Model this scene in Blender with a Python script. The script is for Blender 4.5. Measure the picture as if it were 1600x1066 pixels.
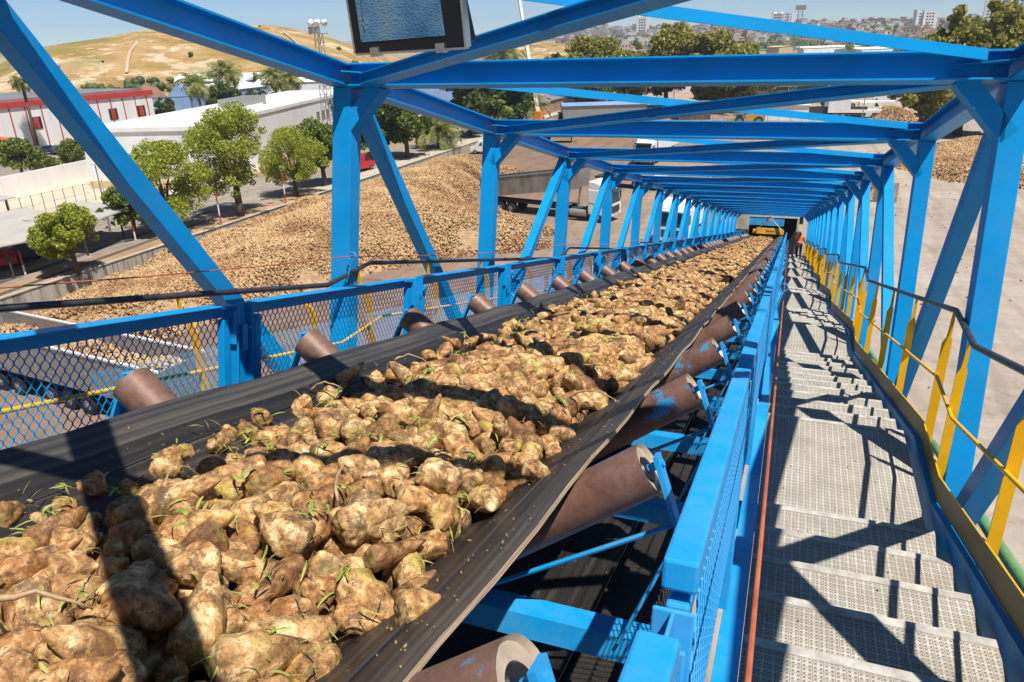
import bpy, math, random
import numpy as np
from mathutils import Vector, Matrix, noise
random.seed(7); RNG = np.random.default_rng(7)
rad = math.radians
for o in list(bpy.data.objects): bpy.data.objects.remove(o)
C = bpy.context.scene.collection
# ------------------------------------------------------------------ camera frame
CAMH = 16.0
ALPHA = 0.23349                     # slope of the conveyor gallery, falling away from the camera
FOC = 1160.386
def rodr(r):
    t = float(np.linalg.norm(r)); k = np.array(r)/t
    K = np.array([[0,-k[2],k[1]],[k[2],0,-k[0]],[-k[1],k[0],0]])
    return np.eye(3)+math.sin(t)*K+(1-math.cos(t))*K@K
ML = rodr([0.1553,0.34842,0.08141]) @ np.array([[1,0,0],[0,0,-1],[0,1,0]],float)
RG = np.array(Matrix.Rotation(-ALPHA,3,'X'))
def ray(px,py):                     # direction in the world of a point of the photograph
    return RG @ (ML.T @ np.array([(px-800)/FOC,(py-533)/FOC,1.0]))
ZL = 1.2                            # the road and the plots left of the yard wall lie higher than the yard
def gp(px,py,z=0.0):                # the place on level z (above the local ground) that the photograph shows at px,py
    r = ray(px,py); t = (z+ZL-CAMH)/r[2]
    if r[0]*t < -47.9: return Vector((r[0]*t, r[1]*t, z+ZL))
    t = (z-CAMH)/r[2]; return Vector((r[0]*t, r[1]*t, z))
def atY(px,py,Y):
    r = ray(px,py); t = Y/r[1]; return Vector((r[0]*t,Y,CAMH+r[2]*t))
cam = bpy.data.cameras.new('camera'); co = bpy.data.objects.new('camera',cam); C.objects.link(co)
RW = RG @ np.stack([ML[0],-ML[1],-ML[2]],axis=1)
m4 = Matrix([list(RW[i])+[0] for i in range(3)]+[[0,0,0,1]]); m4.translation = Vector((0,0,CAMH))
co.matrix_world = m4
cam.sensor_width = 36; cam.lens = FOC/1600*36; cam.clip_start = 0.05; cam.clip_end = 9000
bpy.context.scene.camera = co
# ------------------------------------------------------------------ materials
MT = {}
def nt(name):
    m = bpy.data.materials.new(name); m.use_nodes = True
    n = m.node_tree; b = n.nodes['Principled BSDF']; MT[name] = m
    return m, n, b
def nd(n,t,**k):
    x = n.nodes.new(t)
    for a,v in k.items():
        if a in x.inputs: x.inputs[a].default_value = v
        else: setattr(x,a,v)
    return x
def ramp(n,src,stops):
    r = n.nodes.new('ShaderNodeValToRGB'); e = r.color_ramp.elements
    while len(e) < len(stops): e.new(0.5)
    for i,(p,c) in enumerate(stops):
        e[i].position = p; e[i].color = (c[0],c[1],c[2],1) if not isinstance(c,(int,float)) else (c,c,c,1)
    n.links.new(src,r.inputs['Fac']); return r
def mixc(n,f,a,b,mode='MIX'):
    x = n.nodes.new('ShaderNodeMix'); x.data_type = 'RGBA'; x.blend_type = mode
    for s,v in ((0,f),(6,a),(7,b)):
        if isinstance(v,(int,float)): x.inputs[s].default_value = v
        elif isinstance(v,tuple): x.inputs[s].default_value = (v[0],v[1],v[2],1)
        else: n.links.new(v,x.inputs[s])
    return x.outputs[2]
def coords(n,scale=(1,1,1),world=False):
    mp = nd(n,'ShaderNodeMapping'); mp.inputs['Scale'].default_value = scale
    if world:
        g = nd(n,'ShaderNodeNewGeometry'); n.links.new(g.outputs['Position'],mp.inputs['Vector'])
    else:
        t = nd(n,'ShaderNodeTexCoord'); n.links.new(t.outputs['Object'],mp.inputs['Vector'])
    return mp.outputs['Vector']
def noi(n,vec,scale,detail=4,rough=0.6,dist=0.0):
    x = nd(n,'ShaderNodeTexNoise',Scale=scale,Detail=detail,Roughness=rough,Distortion=dist)
    n.links.new(vec,x.inputs['Vector']); return x.outputs['Fac']
def bump(n,b,h,strength=0.3,dist=0.02):
    x = nd(n,'ShaderNodeBump',Strength=strength,Distance=dist); n.links.new(h,x.inputs['Height'])
    n.links.new(x.outputs['Normal'],b.inputs['Normal'])
def simple(name,col,rough=0.6,var=0.25,scale=3.0,metal=0.0,bmp=0.0,col2=None,lo=0.35,hi=0.65,world=False,stretch=(1,1,1),spec=None):
    m,n,b = nt(name); v = coords(n,stretch,world); f = noi(n,v,scale)
    c2 = col2 or tuple(x*(1-var) for x in col)
    r = ramp(n,f,[(lo,c2),(hi,col)]); n.links.new(r.outputs['Color'],b.inputs['Base Color'])
    b.inputs['Roughness'].default_value = rough; b.inputs['Metallic'].default_value = metal
    if spec is not None: b.inputs['Specular IOR Level'].default_value = spec
    if bmp: bump(n,b,f,bmp)
    return m
def paint(name,col,chip=(0.45,0.42,0.38),thr=0.72,rough=0.42,dirt=0.0,dirtcol=(0.2,0.17,0.13)):
    m,n,b = nt(name); v = coords(n)
    f = noi(n,v,2.2,5); r = ramp(n,f,[(0.3,tuple(x*0.82 for x in col)),(0.7,col)])
    g = noi(n,v,9,6,0.7); gr = ramp(n,g,[(thr,0),(thr+0.02,1)])
    c = mixc(n,gr.outputs['Color'],r.outputs['Color'],chip)
    du = noi(n,v,1.3,8,0.8); dur = ramp(n,du,[(0.50,0),(0.75,0.30)]); c = mixc(n,dur.outputs['Color'],c,(0.10,0.22,0.36) if col[2]>col[0] else (0.35,0.24,0.08))
    ru = noi(n,v,14,8,0.75); rur = ramp(n,ru,[(0.735,0),(0.75,0.8)]); c = mixc(n,rur.outputs['Color'],c,(0.14,0.06,0.03))
    if dirt:
        d = noi(n,v,3.3,7,0.75); dr = ramp(n,d,[(0.42,0),(0.75,dirt)])
        c = mixc(n,dr.outputs['Color'],c,dirtcol)
    n.links.new(c,b.inputs['Base Color']); b.inputs['Roughness'].default_value = rough
    bump(n,b,noi(n,v,60,3),0.05,0.003); b.inputs['Specular IOR Level'].default_value=0.28
    return m
BLUE = paint('blue_paint',(0.0,0.285,0.67),thr=0.755,rough=0.45)
BLUEW = paint('worn_blue_paint',(0.006,0.33,0.76),thr=0.70,rough=0.5,dirt=0.30,dirtcol=(0.22,0.40,0.55))
YEL = paint('yellow_paint',(0.95,0.50,0.006),thr=0.80,rough=0.4)
KICK = paint('kick_plate_paint',(0.22,0.165,0.05),thr=0.8,rough=0.5,dirt=0.9,dirtcol=(0.16,0.13,0.08))
GALV = simple('dark_handrail',(0.075,0.075,0.09),0.42,0.45,14,0.35)
STEEL = simple('galvanised_steel',(0.42,0.42,0.40),0.45,0.3,5,0.5)
ORANGE_ROPE = simple('red_cord',(0.52,0.14,0.06),0.6,0.35,8,lo=0.4,hi=0.6)
BLACK = simple('black_shell',(0.012,0.011,0.013),0.35,0.4,8)
CHROME = simple('chrome',(0.6,0.58,0.55),0.25,0.2,8,0.9)
# rubber belt: streaked along its run
def rubber():
    m,n,b = nt('belt_rubber'); v = coords(n,(14,0.35,14)); f = noi(n,v,2.2,4,0.6)
    r = ramp(n,f,[(0.34,(0.010,0.0095,0.010)),(0.56,(0.028,0.025,0.023)),(0.78,(0.10,0.08,0.06))])
    v2 = coords(n,(1,0.35,1)); g = noi(n,v2,55,3,0.6); gr = ramp(n,g,[(0.66,0),(0.75,1)])
    c = mixc(n,gr.outputs['Color'],r.outputs['Color'],(0.20,0.14,0.085))
    n.links.new(c,b.inputs['Base Color']); b.inputs['Roughness'].default_value = 0.48
    bump(n,b,f,0.25,0.004); return m
RUBBER = rubber()
EDGE = simple('belt_edge_cut',(0.52,0.39,0.26),0.8,0.5,6,stretch=(30,0.6,30),bmp=0.2)
LIP = simple('belt_worn_lip',(0.105,0.093,0.075),0.5,0.7,1.6,stretch=(22,0.12,22),col2=(0.032,0.031,0.033),lo=0.42,hi=0.70)
def rollmat():
    m,n,b = nt('roller_rust'); v = coords(n,(1,1,1)); f = noi(n,v,8,9,0.85)
    r = ramp(n,f,[(0.3,(0.085,0.042,0.03)),(0.52,(0.19,0.10,0.072)),(0.72,(0.26,0.17,0.13))])
    oi = nd(n,'ShaderNodeObjectInfo'); ad = nd(n,'ShaderNodeVectorMath',operation='ADD'); n.links.new(v,ad.inputs[0])
    cb = nd(n,'ShaderNodeCombineXYZ'); mu = nd(n,'ShaderNodeMath',operation='MULTIPLY'); mu.inputs[1].default_value = 37
    n.links.new(oi.outputs['Random'],mu.inputs[0]); n.links.new(mu.outputs[0],cb.inputs[0]); n.links.new(cb.outputs[0],ad.inputs[1])
    g = noi(n,ad.outputs[0],3.0,6,0.7); gr = ramp(n,g,[(0.595,0),(0.63,1)])
    c = mixc(n,gr.outputs['Color'],r.outputs['Color'],(0.03,0.28,0.55))
    n.links.new(c,b.inputs['Base Color']); b.inputs['Roughness'].default_value = 0.5; b.inputs['Metallic'].default_value = 0.08
    bump(n,b,f,0.15,0.004); return m
ROLL = rollmat()
ROLLEND = simple('roller_end',(0.58,0.47,0.37),0.45,0.35,14,0.1)
def grating():
    m,n,b = nt('cream_grating')
    t = nd(n,'ShaderNodeTexCoord'); s = nd(n,'ShaderNodeSeparateXYZ'); n.links.new(t.outputs['Object'],s.inputs[0])
    def cell(out,period,lo,hi):
        a = nd(n,'ShaderNodeMath',operation='MULTIPLY'); a.inputs[1].default_value = 1/period; n.links.new(out,a.inputs[0])
        f = nd(n,'ShaderNodeMath',operation='FRACT'); n.links.new(a.outputs[0],f.inputs[0])
        g = nd(n,'ShaderNodeMath',operation='SUBTRACT'); g.inputs[1].default_value = 0.5; n.links.new(f.outputs[0],g.inputs[0])
        h = nd(n,'ShaderNodeMath',operation='ABSOLUTE'); n.links.new(g.outputs[0],h.inputs[0])
        r = ramp(n,h.outputs[0],[(lo,0),(hi,1)]); return r.outputs['Color']
    gx = cell(s.outputs['X'],0.040,0.43,0.47); gy = cell(s.outputs['Y'],0.040,0.43,0.47)
    line = mixc(n,1.0,gx,gy,'LIGHTEN')
    hx = cell(s.outputs['X'],0.020,0.18,0.28); hy = cell(s.outputs['Y'],0.020,0.18,0.28)
    hole = mixc(n,1.0,hx,hy,'LIGHTEN')      # 0 inside a hole
    v = coords(n); f = noi(n,v,4,6,0.7); base = ramp(n,f,[(0.3,(0.33,0.305,0.255)),(0.62,(0.52,0.49,0.425))])
    big = noi(n,v,0.9,3); rust = ramp(n,big,[(0.60,0),(0.72,0.5)])
    bc = mixc(n,rust.outputs['Color'],base.outputs['Color'],(0.36,0.25,0.16))
    c1 = mixc(n,hole,(0.17,0.145,0.11),bc); c2 = mixc(n,line,c1,(0.24,0.21,0.17))
    n.links.new(c2,b.inputs['Base Color']); b.inputs['Roughness'].default_value = 0.75
    bump(n,b,hole,0.5,0.004); return m
GRATE = grating()
NOSE = simple('cream_nosing',(0.54,0.51,0.45),0.7,0.4,12,bmp=0.2)
def beetmat():
    m,n,b = nt('sugar_beet_skin'); v0 = coords(n)
    oi = nd(n,'ShaderNodeObjectInfo'); g = nd(n,'ShaderNodeNewGeometry')
    ad = nd(n,'ShaderNodeMath',operation='ADD'); n.links.new(oi.outputs['Random'],ad.inputs[0]); n.links.new(g.outputs['Random Per Island'],ad.inputs[1])
    fr = nd(n,'ShaderNodeMath',operation='FRACT'); n.links.new(ad.outputs[0],fr.inputs[0])
    mu = nd(n,'ShaderNodeMath',operation='MULTIPLY'); mu.inputs[1].default_value = 31; n.links.new(fr.outputs[0],mu.inputs[0])
    cb = nd(n,'ShaderNodeCombineXYZ'); n.links.new(mu.outputs[0],cb.inputs[1])
    va = nd(n,'ShaderNodeVectorMath',operation='ADD'); n.links.new(v0,va.inputs[0]); n.links.new(cb.outputs[0],va.inputs[1]); v = va.outputs[0]
    f = noi(n,v,21,9,0.68,0.5)
    r = ramp(n,f,[(0.30,(0.085,0.045,0.020)),(0.41,(0.29,0.155,0.062)),(0.52,(0.53,0.335,0.16)),(0.64,(0.90,0.72,0.46))])
    tint = ramp(n,fr.outputs[0],[(0.0,(0.74,0.58,0.44)),(0.2,(1,0.9,0.74)),(0.6,(1.0,1.0,0.94)),(0.84,(0.86,0.72,0.56)),(1.0,(0.46,0.36,0.29))])
    c = mixc(n,1.0,r.outputs['Color'],tint.outputs['Color'],'MULTIPLY')
    y = noi(n,v,5,3,0.5); yr = ramp(n,y,[(0.60,0),(0.70,0.75)]); c = mixc(n,yr.outputs['Color'],c,(0.50,0.44,0.10))
    d = noi(n,v,11,9,0.85); dr = ramp(n,d,[(0.50,0),(0.585,0.85)]); c = mixc(n,dr.outputs['Color'],c,(0.10,0.058,0.032)); w_ = noi(n,v,75,6,0.8); wr_ = ramp(n,w_,[(0.34,(0.55,0.47,0.40)),(0.50,(1.05,1.03,1.0))]); c = mixc(n,1.0,c,wr_.outputs['Color'],'MULTIPLY')
    sp = nd(n,'ShaderNodeSeparateXYZ'); n.links.new(v0,sp.inputs[0]); zr = ramp(n,sp.outputs['Z'],[(0.022,0),(0.034,0.8)]); cn = noi(n,v,30,4,0.7); cc = ramp(n,cn,[(0.4,(0.14,0.085,0.035)),(0.6,(0.40,0.30,0.09))])
    c = mixc(n,zr.outputs['Color'],c,cc.outputs['Color'])
    n.links.new(c,b.inputs['Base Color']); b.inputs['Roughness'].default_value = 0.58
    b.inputs['Specular IOR Level'].default_value = 0.35
    bp = nd(n,'ShaderNodeBump',Strength=0.8,Distance=0.004); n.links.new(noi(n,v,80,7,0.7),bp.inputs['Height'])
    b2 = nd(n,'ShaderNodeBump',Strength=0.5,Distance=0.008); n.links.new(f,b2.inputs['Height']); n.links.new(bp.outputs['Normal'],b2.inputs['Normal'])
    n.links.new(b2.outputs['Normal'],b.inputs['Normal']); return m
BEET = beetmat()
def pilemat():
    m,n,b = nt('heaped_beets'); g = nd(n,'ShaderNodeNewGeometry')
    r = ramp(n,g.outputs['Random Per Island'],[(0.0,(0.26,0.155,0.08)),(0.2,(0.38,0.24,0.12)),(0.6,(0.52,0.345,0.185)),(1.0,(0.62,0.45,0.265))])
    v = coords(n,world=True); f = noi(n,v,0.22,8,0.75); fr = ramp(n,f,[(0.44,(1.05,1.05,1.0)),(0.54,(0.86,0.78,0.70)),(0.66,(0.55,0.42,0.34))])
    c = mixc(n,1.0,r.outputs['Color'],fr.outputs['Color'],'MULTIPLY')
    n.links.new(c,b.inputs['Base Color']); b.inputs['Roughness'].default_value = 0.85; return m
PILE = pilemat()
LEAFB = simple('beet_leaf_green',(0.38,0.38,0.08),0.5,0.5,30,col2=(0.15,0.19,0.03))
STALK = simple('dry_beet_stalk',(0.50,0.33,0.17),0.6,0.4,20)
def leafmat(name,cols,trans=0.25):
    m,n,b = nt(name); g = nd(n,'ShaderNodeNewGeometry'); r = ramp(n,g.outputs['Random Per Island'],[(i/(len(cols)-1),c) for i,c in enumerate(cols)])
    n.links.new(r.outputs['Color'],b.inputs['Base Color']); b.inputs['Roughness'].default_value = 0.55
    tr = nd(n,'ShaderNodeBsdfTranslucent'); n.links.new(r.outputs['Color'],tr.inputs['Color'])
    ms = nd(n,'ShaderNodeMixShader',Fac=trans); n.links.new(b.outputs[0],ms.inputs[1]); n.links.new(tr.outputs[0],ms.inputs[2])
    n.links.new(ms.outputs[0],n.nodes['Material Output'].inputs['Surface']); return m
LF_LIGHT = leafmat('foliage_light_green',[(0.19,0.23,0.022),(0.36,0.41,0.045),(0.54,0.57,0.09)],0.42)
LF_MID = leafmat('foliage_mid_green',[(0.09,0.13,0.022),(0.17,0.22,0.038),(0.28,0.33,0.065)],0.35)
LF_DARK = leafmat('foliage_dark_green',[(0.04,0.075,0.02),(0.085,0.13,0.028),(0.16,0.20,0.05)],0.3)
LF_OLIVE = leafmat('foliage_olive',[(0.17,0.175,0.03),(0.31,0.30,0.055),(0.44,0.41,0.10)],0.38)
LF_PALM = leafmat('palm_fronds',[(0.12,0.17,0.03),(0.25,0.28,0.06),(0.45,0.42,0.15)],0.3)
BARK = simple('bark',(0.15,0.105,0.07),0.9,0.5,5,bmp=0.4,stretch=(4,4,0.7))
CONC = simple('weathered_concrete',(0.40,0.36,0.29),0.85,0.4,1.2,bmp=0.2,world=True)
CONCW = simple('pale_concrete',(0.50,0.44,0.35),0.85,0.25,0.8,world=True)
WHITE = simple('white_render',(0.80,0.79,0.76),0.7,0.14,0.5,stretch=(1,1,0.25))
WHITEC = simple('white_cladding',(0.76,0.77,0.77),0.5,0.12,1.6,stretch=(1,1,0.06))
REDP = simple('red_trim',(0.50,0.05,0.045),0.5,0.2,1)
GREYR = simple('grey_roof',(0.22,0.22,0.23),0.7,0.3,0.3)
CANOPY = simple('canopy_sheet',(0.46,0.44,0.40),0.6,0.15,0.6)
BLUEW_ = simple('pale_blue_wall',(0.22,0.36,0.60),0.7,0.2,0.5)
CREAM = simple('cream_wall',(0.60,0.47,0.28),0.8,0.2,0.4)
GLASS = simple('dark_glass',(0.02,0.025,0.03),0.12,0.3,1,spec=0.8)
TYRE = simple('tyre_rubber',(0.022,0.021,0.02),0.8,0.3,8)
RIM = simple('wheel_rim',(0.38,0.36,0.33),0.5,0.4,8,0.4)
TRUCKW = simple('truck_white_paint',(0.78,0.78,0.75),0.35,0.12,1.2)
TIPPER = simple('tipper_side_steel',(0.36,0.32,0.28),0.55,0.45,1.3,0.2,stretch=(1,1,0.4))
CHASSIS = simple('truck_chassis',(0.055,0.05,0.047),0.7,0.4,3)
YMACH = simple('machine_yellow',(0.68,0.36,0.03),0.5,0.3,2)
ORM = simple('machine_orange',(0.75,0.25,0.02),0.5,0.3,2)
TERRA = simple('terracotta_wall',(0.42,0.25,0.17),0.8,0.3,0.4)
BROWNW = simple('brown_shed_wall',(0.13,0.085,0.06),0.8,0.4,0.4)
GREENT = simple('green_roof_trim',(0.12,0.30,0.08),0.6,0.2,1)
TEAL = simple('teal_awning',(0.03,0.32,0.38),0.5,0.2,1)
SKIN = simple('skin',(0.26,0.13,0.08),0.6,0.1,5)
VEST = simple('hi_vis_vest',(0.95,0.17,0.04),0.6,0.2,6)
BAND = simple('reflective_band',(0.75,0.70,0.62),0.4,0.1,6)
NAVY = simple('navy_trousers',(0.02,0.025,0.05),0.8,0.3,6)
HAIR = simple('dark_hair',(0.012,0.01,0.01),0.7,0.2,9)
REDC = simple('red_car_paint',(0.50,0.03,0.04),0.3,0.1,1)
DKC = simple('dark_car_paint',(0.05,0.07,0.10),0.25,0.2,1)
GREENH = simple('green_hose',(0.16,0.34,0.14),0.6,0.3,3)
BLUETARP = simple('blue_sheeting',(0.02,0.26,0.55),0.6,0.3,2)
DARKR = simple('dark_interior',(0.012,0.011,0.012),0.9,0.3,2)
LAMPW = simple('lamp_white',(0.75,0.75,0.72),0.4,0.1,3)
# ------------------------------------------------------------------ mesh building
class MB:
    def __init__(s): s.v=[]; s.f=[]; s.m=[]
    def add(s,vs,fs,mi=0):
        k=len(s.v); s.v += [tuple(p) for p in vs]; s.f += [tuple(i+k for i in f) for f in fs]; s.m += [mi]*len(fs); return s
    def box(s,x0,x1,y0,y1,z0,z1,mi=0):
        return s.add([(x0,y0,z0),(x1,y0,z0),(x1,y1,z0),(x0,y1,z0),(x0,y0,z1),(x1,y0,z1),(x1,y1,z1),(x0,y1,z1)],
                     [(0,3,2,1),(4,5,6,7),(0,1,5,4),(1,2,6,5),(2,3,7,6),(3,0,4,7)],mi)
    def beam(s,p0,p1,w,h,up=(0,0,1),mi=0,ow=0.0,oh=0.0):
        p0=Vector(p0);p1=Vector(p1);d=(p1-p0).normalized();u=Vector(up)
        sd=d.cross(u).normalized();u=sd.cross(d).normalized();q=[]
        for p in (p0,p1):
            for a,b in ((-1,-1),(1,-1),(1,1),(-1,1)): q.append(p+sd*(a*w/2+ow)+u*(b*h/2+oh))
        return s.add(q,[(0,1,2,3),(7,6,5,4),(0,4,5,1),(1,5,6,2),(2,6,7,3),(3,7,4,0)],mi)
    def ibeam(s,p0,p1,w,h,t=0.012,up=(0,0,1),mi=0):
        s.beam(p0,p1,w,t,up,mi,0,h/2-t/2); s.beam(p0,p1,w,t,up,mi,0,-h/2+t/2)
        return s.beam(p0,p1,t*0.8,h-2*t,up,mi)
    def channel(s,p0,p1,w,h,t=0.01,up=(0,0,1),mi=0,side=1):
        s.beam(p0,p1,w,t,up,mi,0,h/2-t/2); s.beam(p0,p1,w,t,up,mi,0,-h/2+t/2)
        return s.beam(p0,p1,t,h-2*t,up,mi,side*(w/2-t/2),0)
    def angle(s,p0,p1,w,h,t=0.008,up=(0,0,1),mi=0,side=1,top=1):
        s.beam(p0,p1,w,t,up,mi,0,top*(h/2-t/2)); return s.beam(p0,p1,t,h-t,up,mi,side*(w/2-t/2),-top*t/2)
    def cyl(s,p0,p1,r0,r1=None,n=12,mi=0,caps=True):
        r1=r0 if r1 is None else r1; p0=Vector(p0);p1=Vector(p1);d=(p1-p0).normalized()
        a=d.cross(Vector((0,0,1)) if abs(d.z)<0.9 else Vector((1,0,0))).normalized();b=d.cross(a)
        q=[p+(a*math.cos(2*math.pi*i/n)+b*math.sin(2*math.pi*i/n))*r for p,r in ((p0,r0),(p1,r1)) for i in range(n)]
        f=[(i,i+n,(i+1)%n+n,(i+1)%n) for i in range(n)]
        if caps: f += [tuple(range(n)),tuple(range(2*n-1,n-1,-1))]
        return s.add(q,f,mi)
    def tube(s,pts,r,n=8,mi=0,radii=None):
        pts=[Vector(p) for p in pts]; q=[]; ref=Vector((0.13,0.21,0.97)).normalized()
        for i,p in enumerate(pts):
            d=(pts[min(i+1,len(pts)-1)]-pts[max(i-1,0)]).normalized()
            a=d.cross(ref)
            if a.length<0.05: a=d.cross(Vector((1,0,0)))
            a.normalize(); b=d.cross(a); rr=radii[i] if radii else r
            q += [p+(a*math.cos(2*math.pi*j/n)+b*math.sin(2*math.pi*j/n))*rr for j in range(n)]
        f=[]
        for i in range(len(pts)-1):
            for j in range(n): f.append((i*n+j,(i+1)*n+j,(i+1)*n+(j+1)%n,i*n+(j+1)%n))
        f += [tuple(range(n)),tuple(range(len(q)-1,len(q)-n-1,-1))]
        return s.add(q,f,mi)
    def prism(s,prof,axis,a0,a1,mi=0):     # closed profile [(u,v)] swept along an axis
        n=len(prof)
        def P(u,v,a): return (a,u,v) if axis=='x' else ((u,a,v) if axis=='y' else (u,v,a))
        q=[P(u,v,a0) for u,v in prof]+[P(u,v,a1) for u,v in prof]
        f=[(i,(i+1)%n,(i+1)%n+n,i+n) for i in range(n)]+[tuple(range(n-1,-1,-1)),tuple(range(n,2*n))]
        return s.add(q,f,mi)
    def build(s,name,mats,parent=None,origin=(0,0,0),smooth=False,loc=None,rot=None,bevel=0.0,fix=True):
        o=Vector(origin); me=bpy.data.meshes.new(name)
        me.from_pydata([Vector(p)-o for p in s.v],[],s.f)
        mats = mats if isinstance(mats,(list,tuple)) else [mats]
        for m in mats: me.materials.append(m)
        if len(mats)>1: me.polygons.foreach_set('material_index',s.m)
        if fix:
            import bmesh
            bm=bmesh.new(); bm.from_mesh(me); bmesh.ops.recalc_face_normals(bm,faces=bm.faces); bm.to_mesh(me); bm.free()
        if smooth:
            me.shade_smooth() if smooth is True else None
            if smooth=='auto':
                me.shade_smooth(); me.set_sharp_from_angle(angle=rad(40))
        ob=bpy.data.objects.new(name,me); C.objects.link(ob)
        if parent: ob.parent=parent
        if loc is not None: ob.location=loc
        if rot is not None: ob.rotation_euler=rot
        if bevel:
            bv=ob.modifiers.new('bevel','BEVEL'); bv.width=bevel; bv.segments=2; bv.limit_method='ANGLE'
        return ob
def tag(o,label=None,cat=None,group=None,kind=None):
    if label: o['label']=label
    if cat: o['category']=cat
    if group: o['group']=group
    if kind: o['kind']=kind
    return o
def thing(name,label,cat,loc=(0,0,0),rot=(0,0,0),group=None):
    o=bpy.data.objects.new(name,None); C.objects.link(o); o.empty_display_size=0.2
    o.location=loc; o.rotation_euler=rot; return tag(o,label,cat,group)
def copy_tree(o,parent=None):
    c=o.copy(); C.objects.link(c); c.parent=parent
    for ch in list(o.children): copy_tree(ch,c)
    return c
# gallery frame: x right, y down the slope, z normal to it, the camera at its origin
GROT = (-ALPHA,0,0); GM = Matrix.Rotation(-ALPHA,4,'X')
def G(p): return GM.to_3x3() @ Vector(p) + Vector((0,0,CAMH))
CTILT=0.009                      # the conveyor rises a little towards the far end of the truss
GM2 = GM @ Matrix.Translation((0,2,0)) @ Matrix.Rotation(CTILT,4,'X') @ Matrix.Translation((0,-2,0))
def GC(p): return (Matrix.Translation((0,0,CAMH)) @ GM2) @ Vector(p)
def gthing(name,label,cat,o=(0,0,0),group=None): return thing(name,label,cat,G(o),GROT,group)
def gtop(mb,name,mats,label,cat,o,group=None,**k):
    ob=mb.build(name,mats,None,o,loc=G(o),rot=GROT,**k); return tag(ob,label,cat,group)
def npmesh(name,V,F,mats,matidx=None,smooth=False):
    me=bpy.data.meshes.new(name); V=np.asarray(V,np.float32); F=np.asarray(F,np.int32); k=F.shape[1]
    me.vertices.add(len(V)); me.vertices.foreach_set('co',V.ravel())
    me.loops.add(F.size); me.loops.foreach_set('vertex_index',F.ravel())
    me.polygons.add(len(F)); me.polygons.foreach_set('loop_start',np.arange(0,F.size,k,dtype=np.int32))
    me.polygons.foreach_set('loop_total',np.full(len(F),k,np.int32))
    for m in (mats if isinstance(mats,(list,tuple)) else [mats]): me.materials.append(m)
    if matidx is not None: me.polygons.foreach_set('material_index',matidx)
    if smooth: me.polygons.foreach_set('use_smooth',np.ones(len(F),bool))
    me.update(calc_edges=True); me.validate(); return me
def npobj(name,me,parent=None):
    o=bpy.data.objects.new(name,me); C.objects.link(o)
    if parent: o.parent=parent
    return o
def rotmats(n,rng,tilt=None):
    q=rng.normal(size=(n,4)); q/=np.linalg.norm(q,axis=1)[:,None]; w,x,y,z=q.T
    return np.stack([np.stack([1-2*(y*y+z*z),2*(x*y-z*w),2*(x*z+y*w)],1),np.stack([2*(x*y+z*w),1-2*(x*x+z*z),2*(y*z-x*w)],1),np.stack([2*(x*z-y*w),2*(y*z+x*w),1-2*(x*x+y*y)],1)],1)
def scatter(V0,F0,P,R,S):
    n=len(P); V=np.einsum('nij,vj->nvi',R,V0)*S[:,None,None]+P[:,None,:]
    F=F0[None]+(np.arange(n)*len(V0))[:,None,None]
    return V.reshape(-1,3),F.reshape(-1,F0.shape[1])
# ================================================================== THE GALLERY
LB = 3.24
def YF(k): return 5.463+LB*(k-1)
K0, K1 = -1, 16
XL, XR = -3.56, 1.225          # centres of the left and right truss planes
ZB, ZT = 0.973, 1.147
PW = 0.178; PWR = 0.15
br = gthing('steel_truss_bridge','blue steel truss gallery sloping down over the belt and the walkway','bridge',(XL,YF(0),-2.1))
bo = (XL,YF(0),-2.1)
def bp(mb,name,mat=None,**k): return mb.build(name,mat or BLUE,br,bo,**k)
for s,x,w in ((-1,XL,PW),(1,XR,PWR)):
    mb=MB(); mb.ibeam((x,YF(K0)-1,(ZB+ZT)/2),(x,YF(K1)+0.4,(ZB+ZT)/2),w,ZT-ZB,0.014); bp(mb,'top_chord')
    mb=MB(); mb.ibeam((x,YF(K0)-1,-2.1),(x,YF(K1)+0.4,-2.1),w,0.2,0.014); bp(mb,'bottom_chord')
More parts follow.
